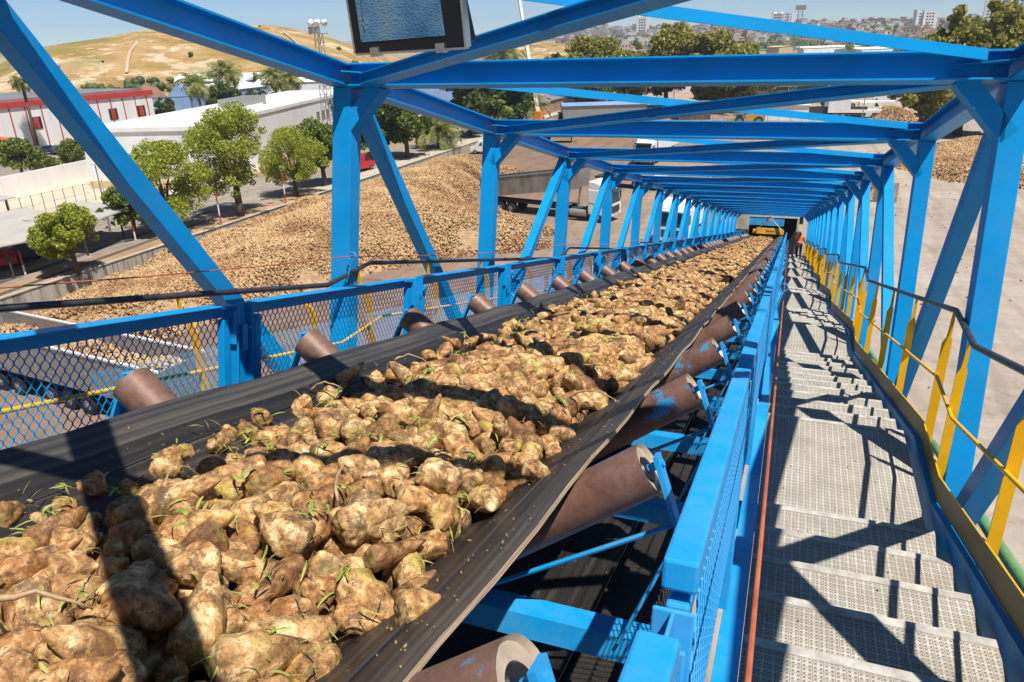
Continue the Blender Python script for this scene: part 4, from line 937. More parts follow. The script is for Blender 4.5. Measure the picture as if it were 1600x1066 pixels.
# ---------------- trees
def leaves(mb_list,centers,radii,n,size,rng,flat=0.8):
    """leaf quads on and inside lumpy clumps"""
    ci=rng.integers(0,len(centers),n); c=np.array(centers)[ci]; r=np.array(radii)[ci]
    d=rng.normal(size=(n,3)); d/=np.linalg.norm(d,axis=1)[:,None]; rr=rng.uniform(0.35,1.0,n)**0.5
    P=c+d*(rr*r)[:,None]*np.array([1,1,flat]); q=np.array([(-1,-0.6,0),(1,-0.6,0),(1,0.6,0.25),(-1,0.6,0.25)])*0.5
    R=rotmats(n,rng); S=size*rng.uniform(0.6,1.4,n); return scatter(q,np.array([[0,1,2,3]]),P,R,S)
def tree_meshes(h,cw,trunk_h,nl,size,seed,leafmat_,kind='round'):
    rng=np.random.default_rng(seed); rs=random.Random(seed); mb=MB(); C_=[];R_=[]
    tr=0.028*h+0.05; lean=rs.uniform(-0.04,0.04)*h
    mb.tube([(0,0,-0.1),(lean*0.3,0,trunk_h*0.5),(lean,0.05,trunk_h)],tr,8,radii=[tr*1.25,tr,tr*0.85])
    nb=7 if kind!='tall' else 9
    for i in range(nb):
        a=2*math.pi*i/nb+rs.uniform(-.4,.4); zz=trunk_h+(h-trunk_h)*rs.uniform(0.25,0.78); rr=cw*0.5*rs.uniform(0.35,0.75)
        if kind=='tall': zz=trunk_h+(h-trunk_h)*(i/nb*0.8+0.1); rr=cw*0.5*rs.uniform(0.25,0.75)
        e=(lean+rr*math.cos(a),rr*math.sin(a),zz); m=(lean+rr*0.4*math.cos(a),rr*0.4*math.sin(a),trunk_h+(zz-trunk_h)*0.55)
        mb.tube([(lean,0.05,trunk_h-0.1),m,e],tr*0.4,6,radii=[tr*0.5,tr*0.33,tr*0.12]); C_.append(e); R_.append(cw*rs.uniform(0.13,0.22))
    for i in range(16 if kind=='round' else 22):
        a=rs.uniform(0,6.28); u=rs.random()**0.6; z=rs.uniform(0.06,0.97); prof=math.sin(math.pi*min(1,z*0.85+0.12))**0.6
        rr=cw*0.5*u*prof*0.85; C_.append((lean+rr*math.cos(a),rr*math.sin(a),trunk_h*0.75+(h-trunk_h*0.75)*z*0.93)); R_.append(cw*rs.uniform(0.10,0.19))
    for i in range(26):     # outer sprigs that roughen the outline
        a=rs.uniform(0,6.28); z=rs.uniform(0.05,1); prof=math.sin(math.pi*min(1,z*0.85+0.12))**0.6; rr=cw*0.5*prof*rs.uniform(0.85,1.08)
        C_.append((lean+rr*math.cos(a),rr*math.sin(a),trunk_h*0.75+(h-trunk_h*0.75)*z*0.97)); R_.append(cw*rs.uniform(0.04,0.075))
    w=np.array(R_)**2; VV,FF=[],[]
    idx=rng.choice(len(C_),nl,p=w/w.sum()); c=np.array(C_)[idx]; r=np.array(R_)[idx]
    d=rng.normal(size=(nl,3)); d/=np.linalg.norm(d,axis=1)[:,None]; rr=rng.uniform(0.2,1.0,nl)**0.45
    P=c+d*(rr*r)[:,None]*np.array([1,1,0.85]); q=np.array([(-1,-0.55,0),(1,-0.55,0),(1,0.55,0.3),(-1,0.55,0.3)])*0.5
    V,F=scatter(q,np.array([[0,1,2,3]]),P,rotmats(nl,rng),size*rng.uniform(0.6,1.5,nl))
    me=npmesh('crown',V,F,leafmat_); tm=bpy.data.meshes.new('trunk'); tm.from_pydata([Vector(p) for p in mb.v],[],mb.f); tm.materials.append(BARK); tm.shade_smooth()
    return me,tm
def tree(name,p,meshes,label,s=1.0,rz=0,group=None,cat='tree'):
    t=thing(name,label,cat,p,(0,0,rz),group); t.scale=(s,s,s)
    npobj('crown',meshes[0],t); npobj('trunk',meshes[1],t); return t
def treeh(px,py,topx,topy):     # foot on the ground at a place of the photograph, height from its top
    b=gp(px,py); r=ray(topx,topy); k=math.hypot(b.x,b.y)/math.hypot(r[0],r[1]); return b,CAMH+r[2]*k-b.z
T=tree_meshes
t1=T(5.2,4.9,2.1,15000,0.14,1,LF_LIGHT); t2=T(9.0,7.2,2.4,24000,0.125,2,LF_LIGHT); t3=T(7.0,7.0,1.9,20000,0.12,3,LF_LIGHT)
t4=T(8.5,8.0,1.6,11000,0.28,4,LF_DARK); t5=T(6.5,5.8,2.4,8000,0.25,5,LF_MID); t6=T(4.6,4.6,1.5,5000,0.22,6,LF_MID)
big1=T(20,17,5,15000,0.62,7,LF_OLIVE,'tall'); big2=T(16,19,4,14000,0.65,8,LF_OLIVE); big3=T(19,13,4,14000,0.6,9,LF_OLIVE,'tall')
bush=T(2.0,2.6,0.3,2600,0.16,10,LF_MID)
tree('street_tree',gp(122,428),t1,'small light green tree by the wall at the far left of the road',0.93)
tree('street_tree',gp(272,362),t3,'wide light green tree partly hidden by the near blue brace',1.10,1)
tree('street_tree',gp(376,338),t2,'tallest light green tree on the verge with its whole trunk in view',1.12,2)
tree('street_tree',gp(463,307),t3,'bushy light green tree just left of the near blue post',1.0,3.3)
tree('street_tree',gp(508,290),t5,'slim green tree half behind the near blue post',1.1,3.3)
tree('street_tree',gp(212,372),t6,'low green tree behind the second striped pole',1.0,.3)
tree('dark_tree',gp(598,248),t4,'dense dark tree right of the near blue post by the red van',1.15,1)
tree('street_tree',gp(637,247),t5,'mid green tree on the verge between the dark tree and the low palm',1.3,2)
tree('dark_tree',gp(560,228),t4,'dark tree further back between the near post and its brace',0.95,3)
tree('street_tree',gp(37,283),t6,'small round headed tree by the white wall at the left edge',1.15,1)
tree('street_tree',gp(120,262),t6,'small tree with a clipped bush below beside the parked cars',0.85,4)
tree('clipped_bush',gp(74,270),bush,'round clipped bush on the strip by the white wall',1.25,0,None,'bush')
tree('clipped_bush',gp(116,262),bush,'clipped bush under the small tree near the red entrance',1.15,2,None,'bush')
tree('dark_tree',gp(735,212),t4,'broad dark tree behind the low palm near the white pickup',1.35,3)
tree('dark_tree',gp(790,200),t4,'dark tree left of the crane boom',1.3,5)
tree('dark_tree',gp(760,186),t5,'taller green tree at the back of the yard left of the crane',1.6,2)
tree('dark_tree',gp(355,190),t4,'dark green bushy tree behind the white warehouse roof below the palms',0.95,2)
tree('dark_tree',gp(405,190),t4,'low dark tree at the roof edge right of the tallest palm',0.8,4)
tree('dark_tree',gp(265,200),t4,'dark shrubby tree between the blue sheds and the white warehouse',0.7,1)
for i,(px,py,m,s,lab) in enumerate([(925,168,big2,0.98,'large olive green tree left of the tallest one in the middle distance'),(1040,170,big1,0.92,'tallest olive tree standing up against the town'),
        (1095,172,big2,1.0,'broad olive tree under the bright roof brace'),(1150,176,big2,0.85,'olive tree at the right end of the middle row'),(985,172,big2,0.78,'lower olive tree between the two large ones'),
        (1495,212,big3,1.02,'tall dark tree at the right behind the beet pile'),(1545,214,big3,1.0,'yellow green tree right of the tall dark one'),(1450,210,big2,0.9,'dark tree on the left of the right hand group'),
        (1300,168,bush,2.3,'green bush standing in the far yard beside a blue tank'),(1400,100,big2,0.4,'small dark tree by the far white hall'),(1330,100,big2,0.38,'small dark tree between the far white halls'),
        (870,152,t4,1.3,'green tree beyond the long blue roofed shed'),(940,160,bush,2.6,'low green bush behind the grey shed')]):
    tree('olive_tree' if 'olive' in lab else 'leafy_tree',gp(px,py),m,lab,s,i*1.3)
# palms
def palm_meshes(th,fl,nf,seed,drop=0.9,fan=False):
    rs=random.Random(seed); tb=MB(); tb.tube([(0,0,-0.1),(0.1,0,th*0.5),(0.05,0.05,th)],0.25,9,radii=[0.32,0.22,0.25])
    V=[];F=[]
    for i in range(nf):
        az=rs.uniform(0,6.28); el=rs.uniform(-0.5,1.35); L=fl*rs.uniform(0.8,1.1); n=9; prev=None
        ca,sa=math.cos(az),math.sin(az); x=0;z=0;ang=el
        P=[(0,0)]
        for j in range(n):
            x+=L/n*math.cos(ang); z+=L/n*math.sin(ang); ang-=drop*(0.12+0.18*j/n); P.append((x,z))
        for j in range(n):
            u0,u1=j/n,(j+1)/n; (x0,z0),(x1,z1)=P[j],P[j+1]; wl=L*0.17*math.sin(math.pi*min(1,u0*0.85+0.12))
            for s in (-1,1):
                for g in (0,0.5):
                    xa=x0+(x1-x0)*g; za=z0+(z1-z0)*g; xb=x0+(x1-x0)*(g+0.34); zb=z0+(z1-z0)*(g+0.34)
                    tip=wl*rs.uniform(0.85,1.15); k=len(V); fx=(x1-x0)*1.3
                    for (xx,yy,zz) in ((xa,0,za),(xb,0,zb),(xb+fx,s*tip,zb-tip*0.35),(xa+fx*1.1,s*tip*0.94,za-tip*0.37)):
                        V.append((0.05+xx*ca-yy*sa,0.05+xx*sa+yy*ca,th+0.1+zz))
                    F.append((k,k+1,k+2,k+3))
    me=npmesh('fronds',np.array(V),np.array(F),LF_PALM); tm=bpy.data.meshes.new('trunk'); tm.from_pydata([Vector(p) for p in tb.v],[],tb.f); tm.materials.append(BARK); tm.shade_smooth(); return me,tm
pa=palm_meshes(11,2.0,120,1,1.1); pb=palm_meshes(8,4.2,60,2,1.0); pc=palm_meshes(2.2,4.0,60,3,0.9)
for (px,py,m,s,lab,rz) in [(62,240,pa,0.98,'tall thin palm in front of the red and white building',0),(318,196,pb,1.0,'palm with drooping fronds behind the blue gabled sheds',1),(363,180,pb,1.18,'tallest palm of the row behind the white warehouse',2),
      (437,180,pb,1.05,'left one of the two palms near the lattice mast',3),(461,184,pb,1.0,'right one of the two palms near the lattice mast',4),(685,232,pc,1.2,'low bushy palm on the verge near the white pickup',0),
      (787,172,pb,1.5,'palm rising behind the floodlight and the left roof beam',2),(815,192,pc,1.5,'low palm at the foot of the crane boom',5),(775,200,pc,1.5,'low palm left of the crane boom',6),(1325,92,pb,1.0,'group palm beside the far white hall',1)]:
    t=thing('palm_tree',lab,'palm',gp(px,py),(0,0,rz)); t.scale=(s,s,s); npobj('fronds',m[0],t); npobj('trunk',m[1],t)
# ---------------- buildings
def building(name,label,c,rz,parts,cat='building'):
    t=thing(name,label,cat,c,(0,0,rz)); 
    for nm,mb,mat in parts: mb.build(nm,mat,t)
    return t
def B(*a):
    m=MB(); m.box(*a); return m
# white warehouse: corner nearest the camera from the photograph
c=gp(316,292); d=gp(528,209)
L=(d-c).length; ang=math.atan2(d.y-c.y,d.x-c.x)
Hh=(atY(299,204,c.y)).z-c.z
e=gp(176,285); 
t=thing('white_warehouse','large plain white warehouse with a flat roof behind the light green trees','warehouse',c,(0,0,ang))
# long wall runs along local x, the gable side along local y
side=(e-c); la=Matrix.Rotation(-ang,3,'Z')@side; W=max(10,abs(la.y))
B(0,L+14,0,W,0,Hh).build('wall',WHITEC,t); B(-0.2,L+14.2,-0.15,W+0.2,Hh+0.004,Hh+0.45).build('roof',WHITE,t)
mb=MB()
for i in range(9): mb.box(L-10+i*2.6,L-8.6+i*2.6,-0.06,-0.005,3.2,4.6)
mb.build('window_row',GLASS,t)
mb=MB(); mb.box(L*0.60,L*0.60+0.4,4,4.4,Hh+.45,Hh+2); mb.box(L*0.5,L*0.68,6,9,Hh+0.45,Hh+1.6); mb.build('roof_unit',STEEL,t)
B(-0.4,0.0,2,W,0,0.9).build('plinth',CREAM,t)
for i in range(2): B(-0.06,-0.005,W-8+i*2.2,W-6.8+i*2.2,2.0,3.6).build('window',GLASS,t)
# white wall along the paving
a=gp(8,308); b=gp(146,276); mb=MB(); mb.beam((0,0,1.1),(b.x-a.x,b.y-a.y,1.1),0.3,2.2)
tag(mb.build('boundary_wall',WHITE,None,loc=(a.x,a.y,ZL)),'tall white rendered wall at the back of the paved court','wall')
# red and white building
a=gp(-90,258); b=gp(248,207); L=(b-a).length; ang=math.atan2(b.y-a.y,b.x-a.x); Hh=7.0
t=thing('red_white_building','long white building with a red roof edge and red framed windows','building',a,(0,0,ang))
B(0,L,0,26,0,Hh).build('wall',WHITE,t); B(-0.2,L+0.2,-0.25,26,Hh+0.004,Hh+0.9).build('roof_edge',REDP,t); B(0,L,2,26,Hh+0.91,Hh+1.2).build('roof',GREYR,t)
for i in range(15):
    x=L*(i+0.5)/15; B(x-0.08,x+0.08,-0.12,-0.005,0,Hh).build('pilaster',REDP,t)
for fx in (0.40,0.77,0.925): 
    f=B(L*fx-0.9,L*fx+0.9,-0.10,-0.01,3.4,5.3).build('window',GLASS,t); B(L*fx-0.5,L*fx+0.4,-0.14,-0.105,3.5,5.2).build('shutter',REDP,f)
B(L*0.55,L*0.63,-0.4,-0.02,4.6,Hh).build('entrance_panel',REDP,t); B(L*0.55,L*0.66,-2.4,-0.41,2.6,3.3).build('entrance_canopy',REDP,t); B(L*0.56,L*0.63,-0.2,-0.01,0,2.6).build('door',GLASS,t)
B(L*0.62,L*0.70,-1.4,-0.3,0,1.3).build('planter',REDP,t)
def shed(name,label,p,q,depth,h,rise,wm,rm,gable=False,trim=None):
    a=gp(*p); b=gp(*q); L=(b-a).length; ang=math.atan2(b.y-a.y,b.x-a.x); t=thing(name,label,'shed',a,(0,0,ang))
    B(0,L,0,depth,0,h).build('wall',wm,t); mb=MB()
    if gable: mb.prism([(-0.2,h+.01),(L+0.2,h+.01),(L/2,h+rise)],'y',-0.1,depth)
    else: mb.prism([(-0.3,h+.01),(depth+0.3,h+.01),(depth/2,h+rise)],'x',-0.2,L+0.2)
    mb.build('roof',rm,t)
    if trim: B(0,L,-0.35,-0.02,h-0.5,h).build('fascia',trim,t)
    return t
shed('blue_shed','long pale blue shed with a white roof at the foot of the dry hill',(140,152),(385,148),22,4.5,2.2,BLUEW_,WHITE)
shed('blue_shed','gabled pale blue shed with a brown roof right of the red and white building',(240,186),(268,184),24,4.6,2.4,BLUEW_,TERRA,True)
shed('blue_shed','second gabled blue shed left of the drooping palm',(268,186),(302,184),24,4.8,2.6,BLUEW_,BLUEW_,True)
shed('blue_shed','small blue shed with a round white roof beyond the palms',(365,168),(420,160),16,4.5,1.6,BLUEW_,WHITE)
shed('white_shed','low white roofed shed behind the lattice mast',(400,155),(530,150),20,4.5,1.0,WHITEC,WHITE)
shed('blue_front_shop','blue and yellow fronted workshop behind the verge trees',(590,172),(710,160),14,5.5,0.6,BLUEW_,WHITE,False,YMACH)
shed('white_shed','white roofed shed with teal awnings behind the dark trees',(560,198),(670,190),10,3.6,0.8,WHITE,WHITE,False,TEAL)
shed('grey_shed','long grey shed with a blue roof edge beyond the yard',(880,190),(1010,186),8,3.0,0.4,STEEL,BLUEW_)
shed('workshop','brown walled open workshop beside the crane',(845,182),(880,180),6,2.6,0.5,TERRA,GREYR)
shed('dark_shed','long dark shed with a bright green roof edge in the far yard',(1112,160),(1292,153),14,3.6,0.3,BROWNW,GREYR,False,GREENT)
shed('white_hall','low white hall in front of the town right of the middle',(1255,88),(1345,84),20,5,1.0,WHITE,WHITE)
shed('white_hall','second low white hall further right in front of the town',(1345,92),(1420,88),20,5,1.0,WHITE,WHITE)
shed('green_shed','flat green roofed shed right above the near roof beam',(1120,92),(1245,90),18,4,0.6,CREAM,GREENT)
shed('white_hall','white hall with a bright roof seen over the near roof beam',(740,118),(930,110),16,4,1.0,WHITE,WHITE)
shed('white_hall','cream office block at the foot of the town',(1195,104),(1215,104),16,9,0.5,CREAM,CREAM)
shed('white_shed','long white walled shed at the back of the far yard',(1195,188),(1262,188),6,2.8,0.3,WHITE,WHITEC)
shed('white_shed','bright white peaked marquee roof behind the yard sheds',(905,160),(945,158),8,2.6,2.6,WHITE,WHITE)
# parking canopies
def canopy(label,p0,p1,w,h=2.5):
    a=gp(*p0,h); b=gp(*p1,h); L=(b-a).length; ang=math.atan2(b.y-a.y,b.x-a.x); t=thing('parking_canopy',label,'canopy',(a.x,a.y,ZL),(0,0,ang))
    mb=MB(); mb.prism([(0,h),(w,h+0.35),(w,h+0.45),(0,h+0.1)],'x',0,L); mb.build('roof_sheet',CANOPY,t)
    for i in range(int(L/5)+1): B(i*5+0.2,i*5+0.32,0.6,0.72,0,h).build('column',CHASSIS,t)
canopy('grey car park canopy nearest the road at the left edge',(-120,440),(108,366),5.2)
canopy('grey car park canopy behind the first one at the left edge',(-120,420-34),(98,350-10),5.0)
canopy('grey car park canopy right of the small light green tree',(135,352),(215,322),5.2)
canopy('short grey canopy by the white wall at the left edge',(-60,330),(25,309),4.0)
# poles
def striped_pole(p,label,s=1.0):
    b=gp(*p); t=thing('striped_pole',label,'pole',b,(0,0,0),'striped poles along the wall')
    for i in range(3):
        mb=MB(); mb.cyl((0,0,i*1.05*s),(0,0,(i+1)*1.05*s-0.002),0.065,n=10); mb.build('pole_band',REDP if i!=1 else WHITE,t)
    mb=MB(); mb.cyl((0,0,3.15*s),(0,0,3.3*s),0.09,0.03,n=10); mb.build('cap',REDP,t)
for p,l in (((47,454),'red and white striped pole nearest on the left by the small tree'),((217,397),'red and white striped pole left of the near brace'),((346,353),'red and white striped pole left of the tallest verge tree'),((447,318),'red and white striped pole under the bushy tree by the near post')):
    striped_pole(p,l,0.92)
def street_lamp(p,h,label,mat=STEEL):
    b=gp(*p); t=thing('street_lamp',label,'lamp',b,(0,0,0)); mb=MB(); mb.tube([(0,0,0),(0,0,h*0.6),(0,0,h-0.3),(0.3,-0.3,h),(1.0,-0.9,h+0.1)],0.06,8,radii=[0.09,0.07,0.05,0.04,0.035]); mb.build('mast',mat,t)
    mb=MB(); mb.box(0.8,1.5,-1.15,-0.8,h+0.05,h+0.17); mb.build('lamp_head',LAMPW,t,bevel=0.02)
street_lamp((173,362),6,'grey street lamp beside the car park canopy'); street_lamp((330,262),6.5,'small street lamp in front of the white warehouse'); street_lamp((450,215),7,'curved street lamp by the warehouse wall')
street_lamp((133,225),6,'white headed lamp by the red entrance'); street_lamp((1008,185),11,'tall lamp post in the far yard fence',STEEL); street_lamp((1052,170),12,'thin lamp post among the olive trees'); street_lamp((1345,200),10,'lamp post in the far yard by the parked vans'); street_lamp((1120,158),9,'lamp post beside the dark green edged shed')
# lattice masts
def lattice(p,h,w,label,head=True,seg=14):
    b=gp(*p); t=thing('lattice_mast',label,'mast',b); mb=MB(); c=[(-w,-w),(w,-w),(w,w),(-w,w)]
    for x,y in c: mb.beam((x,y,0),(x*0.55,y*0.55,h),0.09,0.09)
    for i in range(seg):
        z0,z1=h*i/seg,h*(i+1)/seg; k0,k1=1-0.45*i/seg,1-0.45*(i+1)/seg
        for j in range(4):
            (x0,y0),(x1,y1)=c[j],c[(j+1)%4]; mb.beam((x0*k0,y0*k0,z0),(x1*k1,y1*k1,z1),0.05,0.05); mb.beam((x0*k0,y0*k0,z0),(x1*k0,y1*k0,z0),0.05,0.05)
    mb.build('lattice',STEEL,t)
    mb=MB(); mb.box(-w*1.3,w*1.3,-w*1.3,w*1.3,h,h+0.1); mb.box(-w*1.3,w*1.3,-w*1.3,-w*1.3+0.05,h+0.1,h+1.0); mb.build('platform',STEEL,t)
    if head:
        for i,(x,y) in enumerate([(-0.9,0.3),(-0.3,-0.9),(0.5,-0.7),(1.0,0.1)]):
            mb=MB(); mb.cyl((x,y,h+1.6),(x*1.35,y*1.35-0.2,h+1.3),0.45,0.38,n=12); mb.beam((x,y,h),(x,y,h+1.5),0.06,0.06); mb.build('lamp_head',LAMPW,t)
b,h=treeh(519,236,497,50); lattice((519,236),h-0.3,0.75,'tall lattice floodlight mast with white lamps left of the hanging floodlight')
b,h=treeh(1236,158,1240,16); lattice((1236,158),h,0.9,'lattice pylon rising above the near roof beam at the right',False,18)
# crane with a telescopic boom
b=gp(842,205); top=atY(800,-60,b.y+14)
t=thing('mobile_crane','mobile crane with a long telescopic boom reaching up out of the photo','crane',b)
mb=MB(); v=top-b
for i,(u0,u1,w) in enumerate(((0,0.30,0.75),(0.30,0.52,0.62),(0.52,0.74,0.5),(0.74,1.0,0.4))): mb.beam(Vector((0,0,1.8))+v*u0,Vector((0,0,1.8))+v*u1,w,w)
mb.build('boom',simple('crane_boom_cream',(0.50,0.46,0.38),0.5,0.2,1),t)
mb=MB(); mb.box(-4,4,-1.3,1.3,0.8,2.0); mb.build('carrier',YMACH,t)
mb=MB(); mb.box(-0.6,0.6,-0.8,0.8,2.0,3.6); mb.build('boom_foot',ORM,t)
for i,x in enumerate((-3,-1.5,1.5,3)):
    for s in (-1,1): mb=MB(); mb.cyl((x,s*1.25,0.55),(x,s*1.0,0.55),0.55,n=14); mb.build('wheel',TYRE,t)
# ---------------- vehicles
def wheel(t,x,y,r=0.5,w=0.3,s=1):
    mb=MB(); mb.cyl((x,y-w/2,r),(x,y+w/2,r),r,n=22); o=mb.build('wheel',TYRE,t,smooth='auto')
    mb=MB(); mb.cyl((x,y+s*(w/2-0.06),r),(x,y+s*(w/2+0.004),r),r*0.56,r*0.50,n=18); mb.cyl((x,y+s*(w/2),r),(x,y+s*(w/2+0.05),r),r*0.2,n=12); mb.build('rim',RIM,o)
def car(label,p,rz,mat,van=False,pickup=False,name='parked_car',cat='car'):
    b=gp(*p) if isinstance(p,tuple) and len(p)==2 else Vector(p); t=thing(name,label,cat,b,(0,0,rz)); h=2.1 if van else 1.45; L=4.9 if van else 4.2
    if van: prof=[(-L/2,0.35),(L/2-0.1,0.35),(L/2,0.7),(L/2-0.05,1.0),(L/2-0.9,1.25),(L/2-1.6,h-0.05),(L/2-2.0,h),(-L/2+0.1,h),(-L/2,h-0.15)]
    else: prof=[(-L/2,0.35),(L/2-0.1,0.35),(L/2,0.6),(L/2-0.1,0.85),(L/2-1.1,0.98),(L/2-1.8,h-0.05),(L/2-2.2,h),(-L/2+0.9,h-0.03),(-L/2+0.25,1.0),(-L/2,0.9)]
    if pickup: prof=[(-L/2,0.45),(L/2-0.1,0.35),(L/2,0.7),(L/2-0.05,1.0),(L/2-0.8,1.25),(L/2-1.4,1.95),(L/2-2.2,2.0),(L/2-2.45,1.0),(-L/2,0.95)]
    mb=MB(); mb.prism(prof,'y',-0.85,0.85); mb.build('body',mat,t,bevel=0.07)
    z0=1.02 if not(van or pickup) else 1.25; zt=(h-0.1) if not pickup else 1.85
    for s in (-1,1):
        g=MB(); x0=L/2-1.35 if not van else L/2-1.05; x1=-L/2+1.0 if not (van or pickup) else L/2-2.0
        g.prism([(x0-0.02,z0),(x1,z0),(x1+0.15,zt),(x0-0.55,zt)],'y',s*0.852-0.004,s*0.852+0.004); g.build('side_window',GLASS,t)
    g=MB(); xa=L/2-1.1 if not (van or pickup) else L/2-0.92; zb=h-0.08 if not pickup else 1.9; xb=L/2-1.78 if not(van or pickup) else L/2-1.42
    if van: xa=L/2-0.92; xb=L/2-1.56
    g.add([(xa+0.02,-0.72,z0+0.03),(xa+0.02,0.72,z0+0.03),(xb+0.03,0.66,zb),(xb+0.03,-0.66,zb)],[(0,1,2,3)]); g.build('windscreen',GLASS,t)
    for s in (-1,1):
        for x in (-L/2+0.8,L/2-0.85): wheel(t,x,s*0.78,0.33,0.2,s)
        g=MB(); g.box(L/2-0.12,L/2+0.012,s*0.6-0.16,s*0.6+0.16,0.62,0.80); g.build('headlight',LAMPW,t)
    if pickup:
        g=MB(); g.box(-L/2,L/2-2.5,-0.88,-0.84,0.95,1.3); g.box(-L/2,L/2-2.5,0.84,0.88,0.95,1.3); g.box(-L/2-0.03,-L/2+0.01,-0.84,0.84,0.95,1.3); g.build('cargo_bed',CHASSIS,t)
    return t
car('red van parked on the verge between the near post and its brace',(560,268),rad(82),REDC,van=True,cat='van',name='parked_van')
car('white pickup truck parked by the end of the concrete wall',(757,240),rad(188),TRUCKW,pickup=True,name='parked_pickup',cat='pickup')
car('dark grey estate car in front of the red and white building',(76,241),rad(80),DKC); car('dark car by the red entrance',(103,240),rad(70),DKC)
car('red car under the nearest canopy at the left edge',(4,414),rad(150),REDC); car('dark red car under the nearest canopy',(38,402),rad(150),DKC)
car('white car under the second canopy',(34,352),rad(150),TRUCKW); car('black car under the second canopy at the left edge',(2,360),rad(150),DKC)
car('red car behind the long grey shed',(935,186),rad(10),REDC)
car('white van parked in the far yard right of the middle',(1380,158),rad(5),TRUCKW,van=True,cat='van',name='parked_van'); car('green vehicle at the back of the far yard',(1425,158),rad(95),GREENT,van=True,cat='van',name='parked_van')
car('blue van beside the round bush in the far yard',(1292,168),rad(95),BLUEW_,van=True,cat='van',name='parked_van'); car('dark red car under the dark tree on the right',(1452,172),rad(30),REDC)
car('white van beside the pale trailer in the far yard',(1360,176),rad(5),TRUCKW,van=True,cat='van',name='parked_van')
def cab(t,x,mat=TRUCKW,stripe=True):
    # European cab-over facing +x, front at x
    mb=MB(); mb.prism([(x-2.25,0.95),(x-0.05,0.55),(x+0.02,1.2),(x-0.02,1.75),(x-0.28,2.85),(x-0.6,3.0),(x-2.25,3.05)],'y',-1.22,1.22); b=mb.build('cab',mat,t,bevel=0.06)
    mb=MB(); mb.prism([(x-2.25,3.06),(x-0.75,3.02),(x-1.1,3.55),(x-1.7,3.75),(x-2.25,3.75)],'y',-1.15,1.15); mb.build('roof_spoiler',mat,t,bevel=0.08)
    mb=MB(); mb.add([(x+0.0,-1.08,1.82),(x+0.0,1.08,1.82),(x-0.25,1.0,2.78),(x-0.25,-1.0,2.78)],[(0,1,2,3)]); mb.build('windscreen',GLASS,t)
    mb=MB(); mb.box(x-0.3,x+0.10,-1.15,1.15,2.86,2.98); mb.build('sun_visor',GLASS,t)
    for s in (-1,1):
        mb=MB(); mb.prism([(x-0.35,1.85),(x-1.25,1.85),(x-1.25,2.6),(x-0.55,2.6)],'y',s*1.222-0.006,s*1.222+0.006); mb.build('side_window',GLASS,t)
        mb=MB(); mb.box(x-0.22,x-0.10,s*1.24-0.02+s*0.12,s*1.24+0.02+s*0.12,1.9,2.7); mb.beam((x-0.2,s*1.2,2.6),(x-0.16,s*1.36,2.6),0.05,0.05); mb.build('mirror',BLACK,t)
        mb=MB(); mb.box(x-0.1,x+0.045,s*0.85-0.2,s*0.85+0.2,0.68,0.9); mb.build('headlight',LAMPW,t)
        if stripe: mb=MB(); mb.prism([(x-0.05,1.45),(x-2.2,1.75),(x-2.2,1.85),(x-0.05,1.56)],'y',s*1.223-0.005,s*1.223+0.005); mb.build('green_stripe',GREENT,t)
    mb=MB(); mb.box(x+0.0,x+0.05,-0.75,0.75,0.95,1.55); mb.build('grille',CHASSIS,t)
    mb=MB(); mb.box(x-7.2,x-1.9,-0.45,0.45,0.75,1.05); mb.build('chassis',CHASSIS,t)
    for xx in (x-1.3,x-5.0):
        for s in (-1,1): wheel(t,xx,s*1.02,0.52,0.36,s)
    for s in (-1,1):
        mb=MB(); mb.cyl((x-2.5,s*0.95,0.75),(x-4.2,s*0.95,0.75),0.33,n=16); mb.build('fuel_tank',STEEL,t)
        mb=MB(); mb.prism([(x-5.65,0.9),(x-5.4,1.15),(x-4.6,1.15),(x-4.35,0.9),(x-4.5,0.95),(x-4.7,1.1),(x-5.3,1.1),(x-5.5,0.95)],'y',s*1.02-0.2,s*1.02+0.2); mb.build('mudguard',STEEL,t)
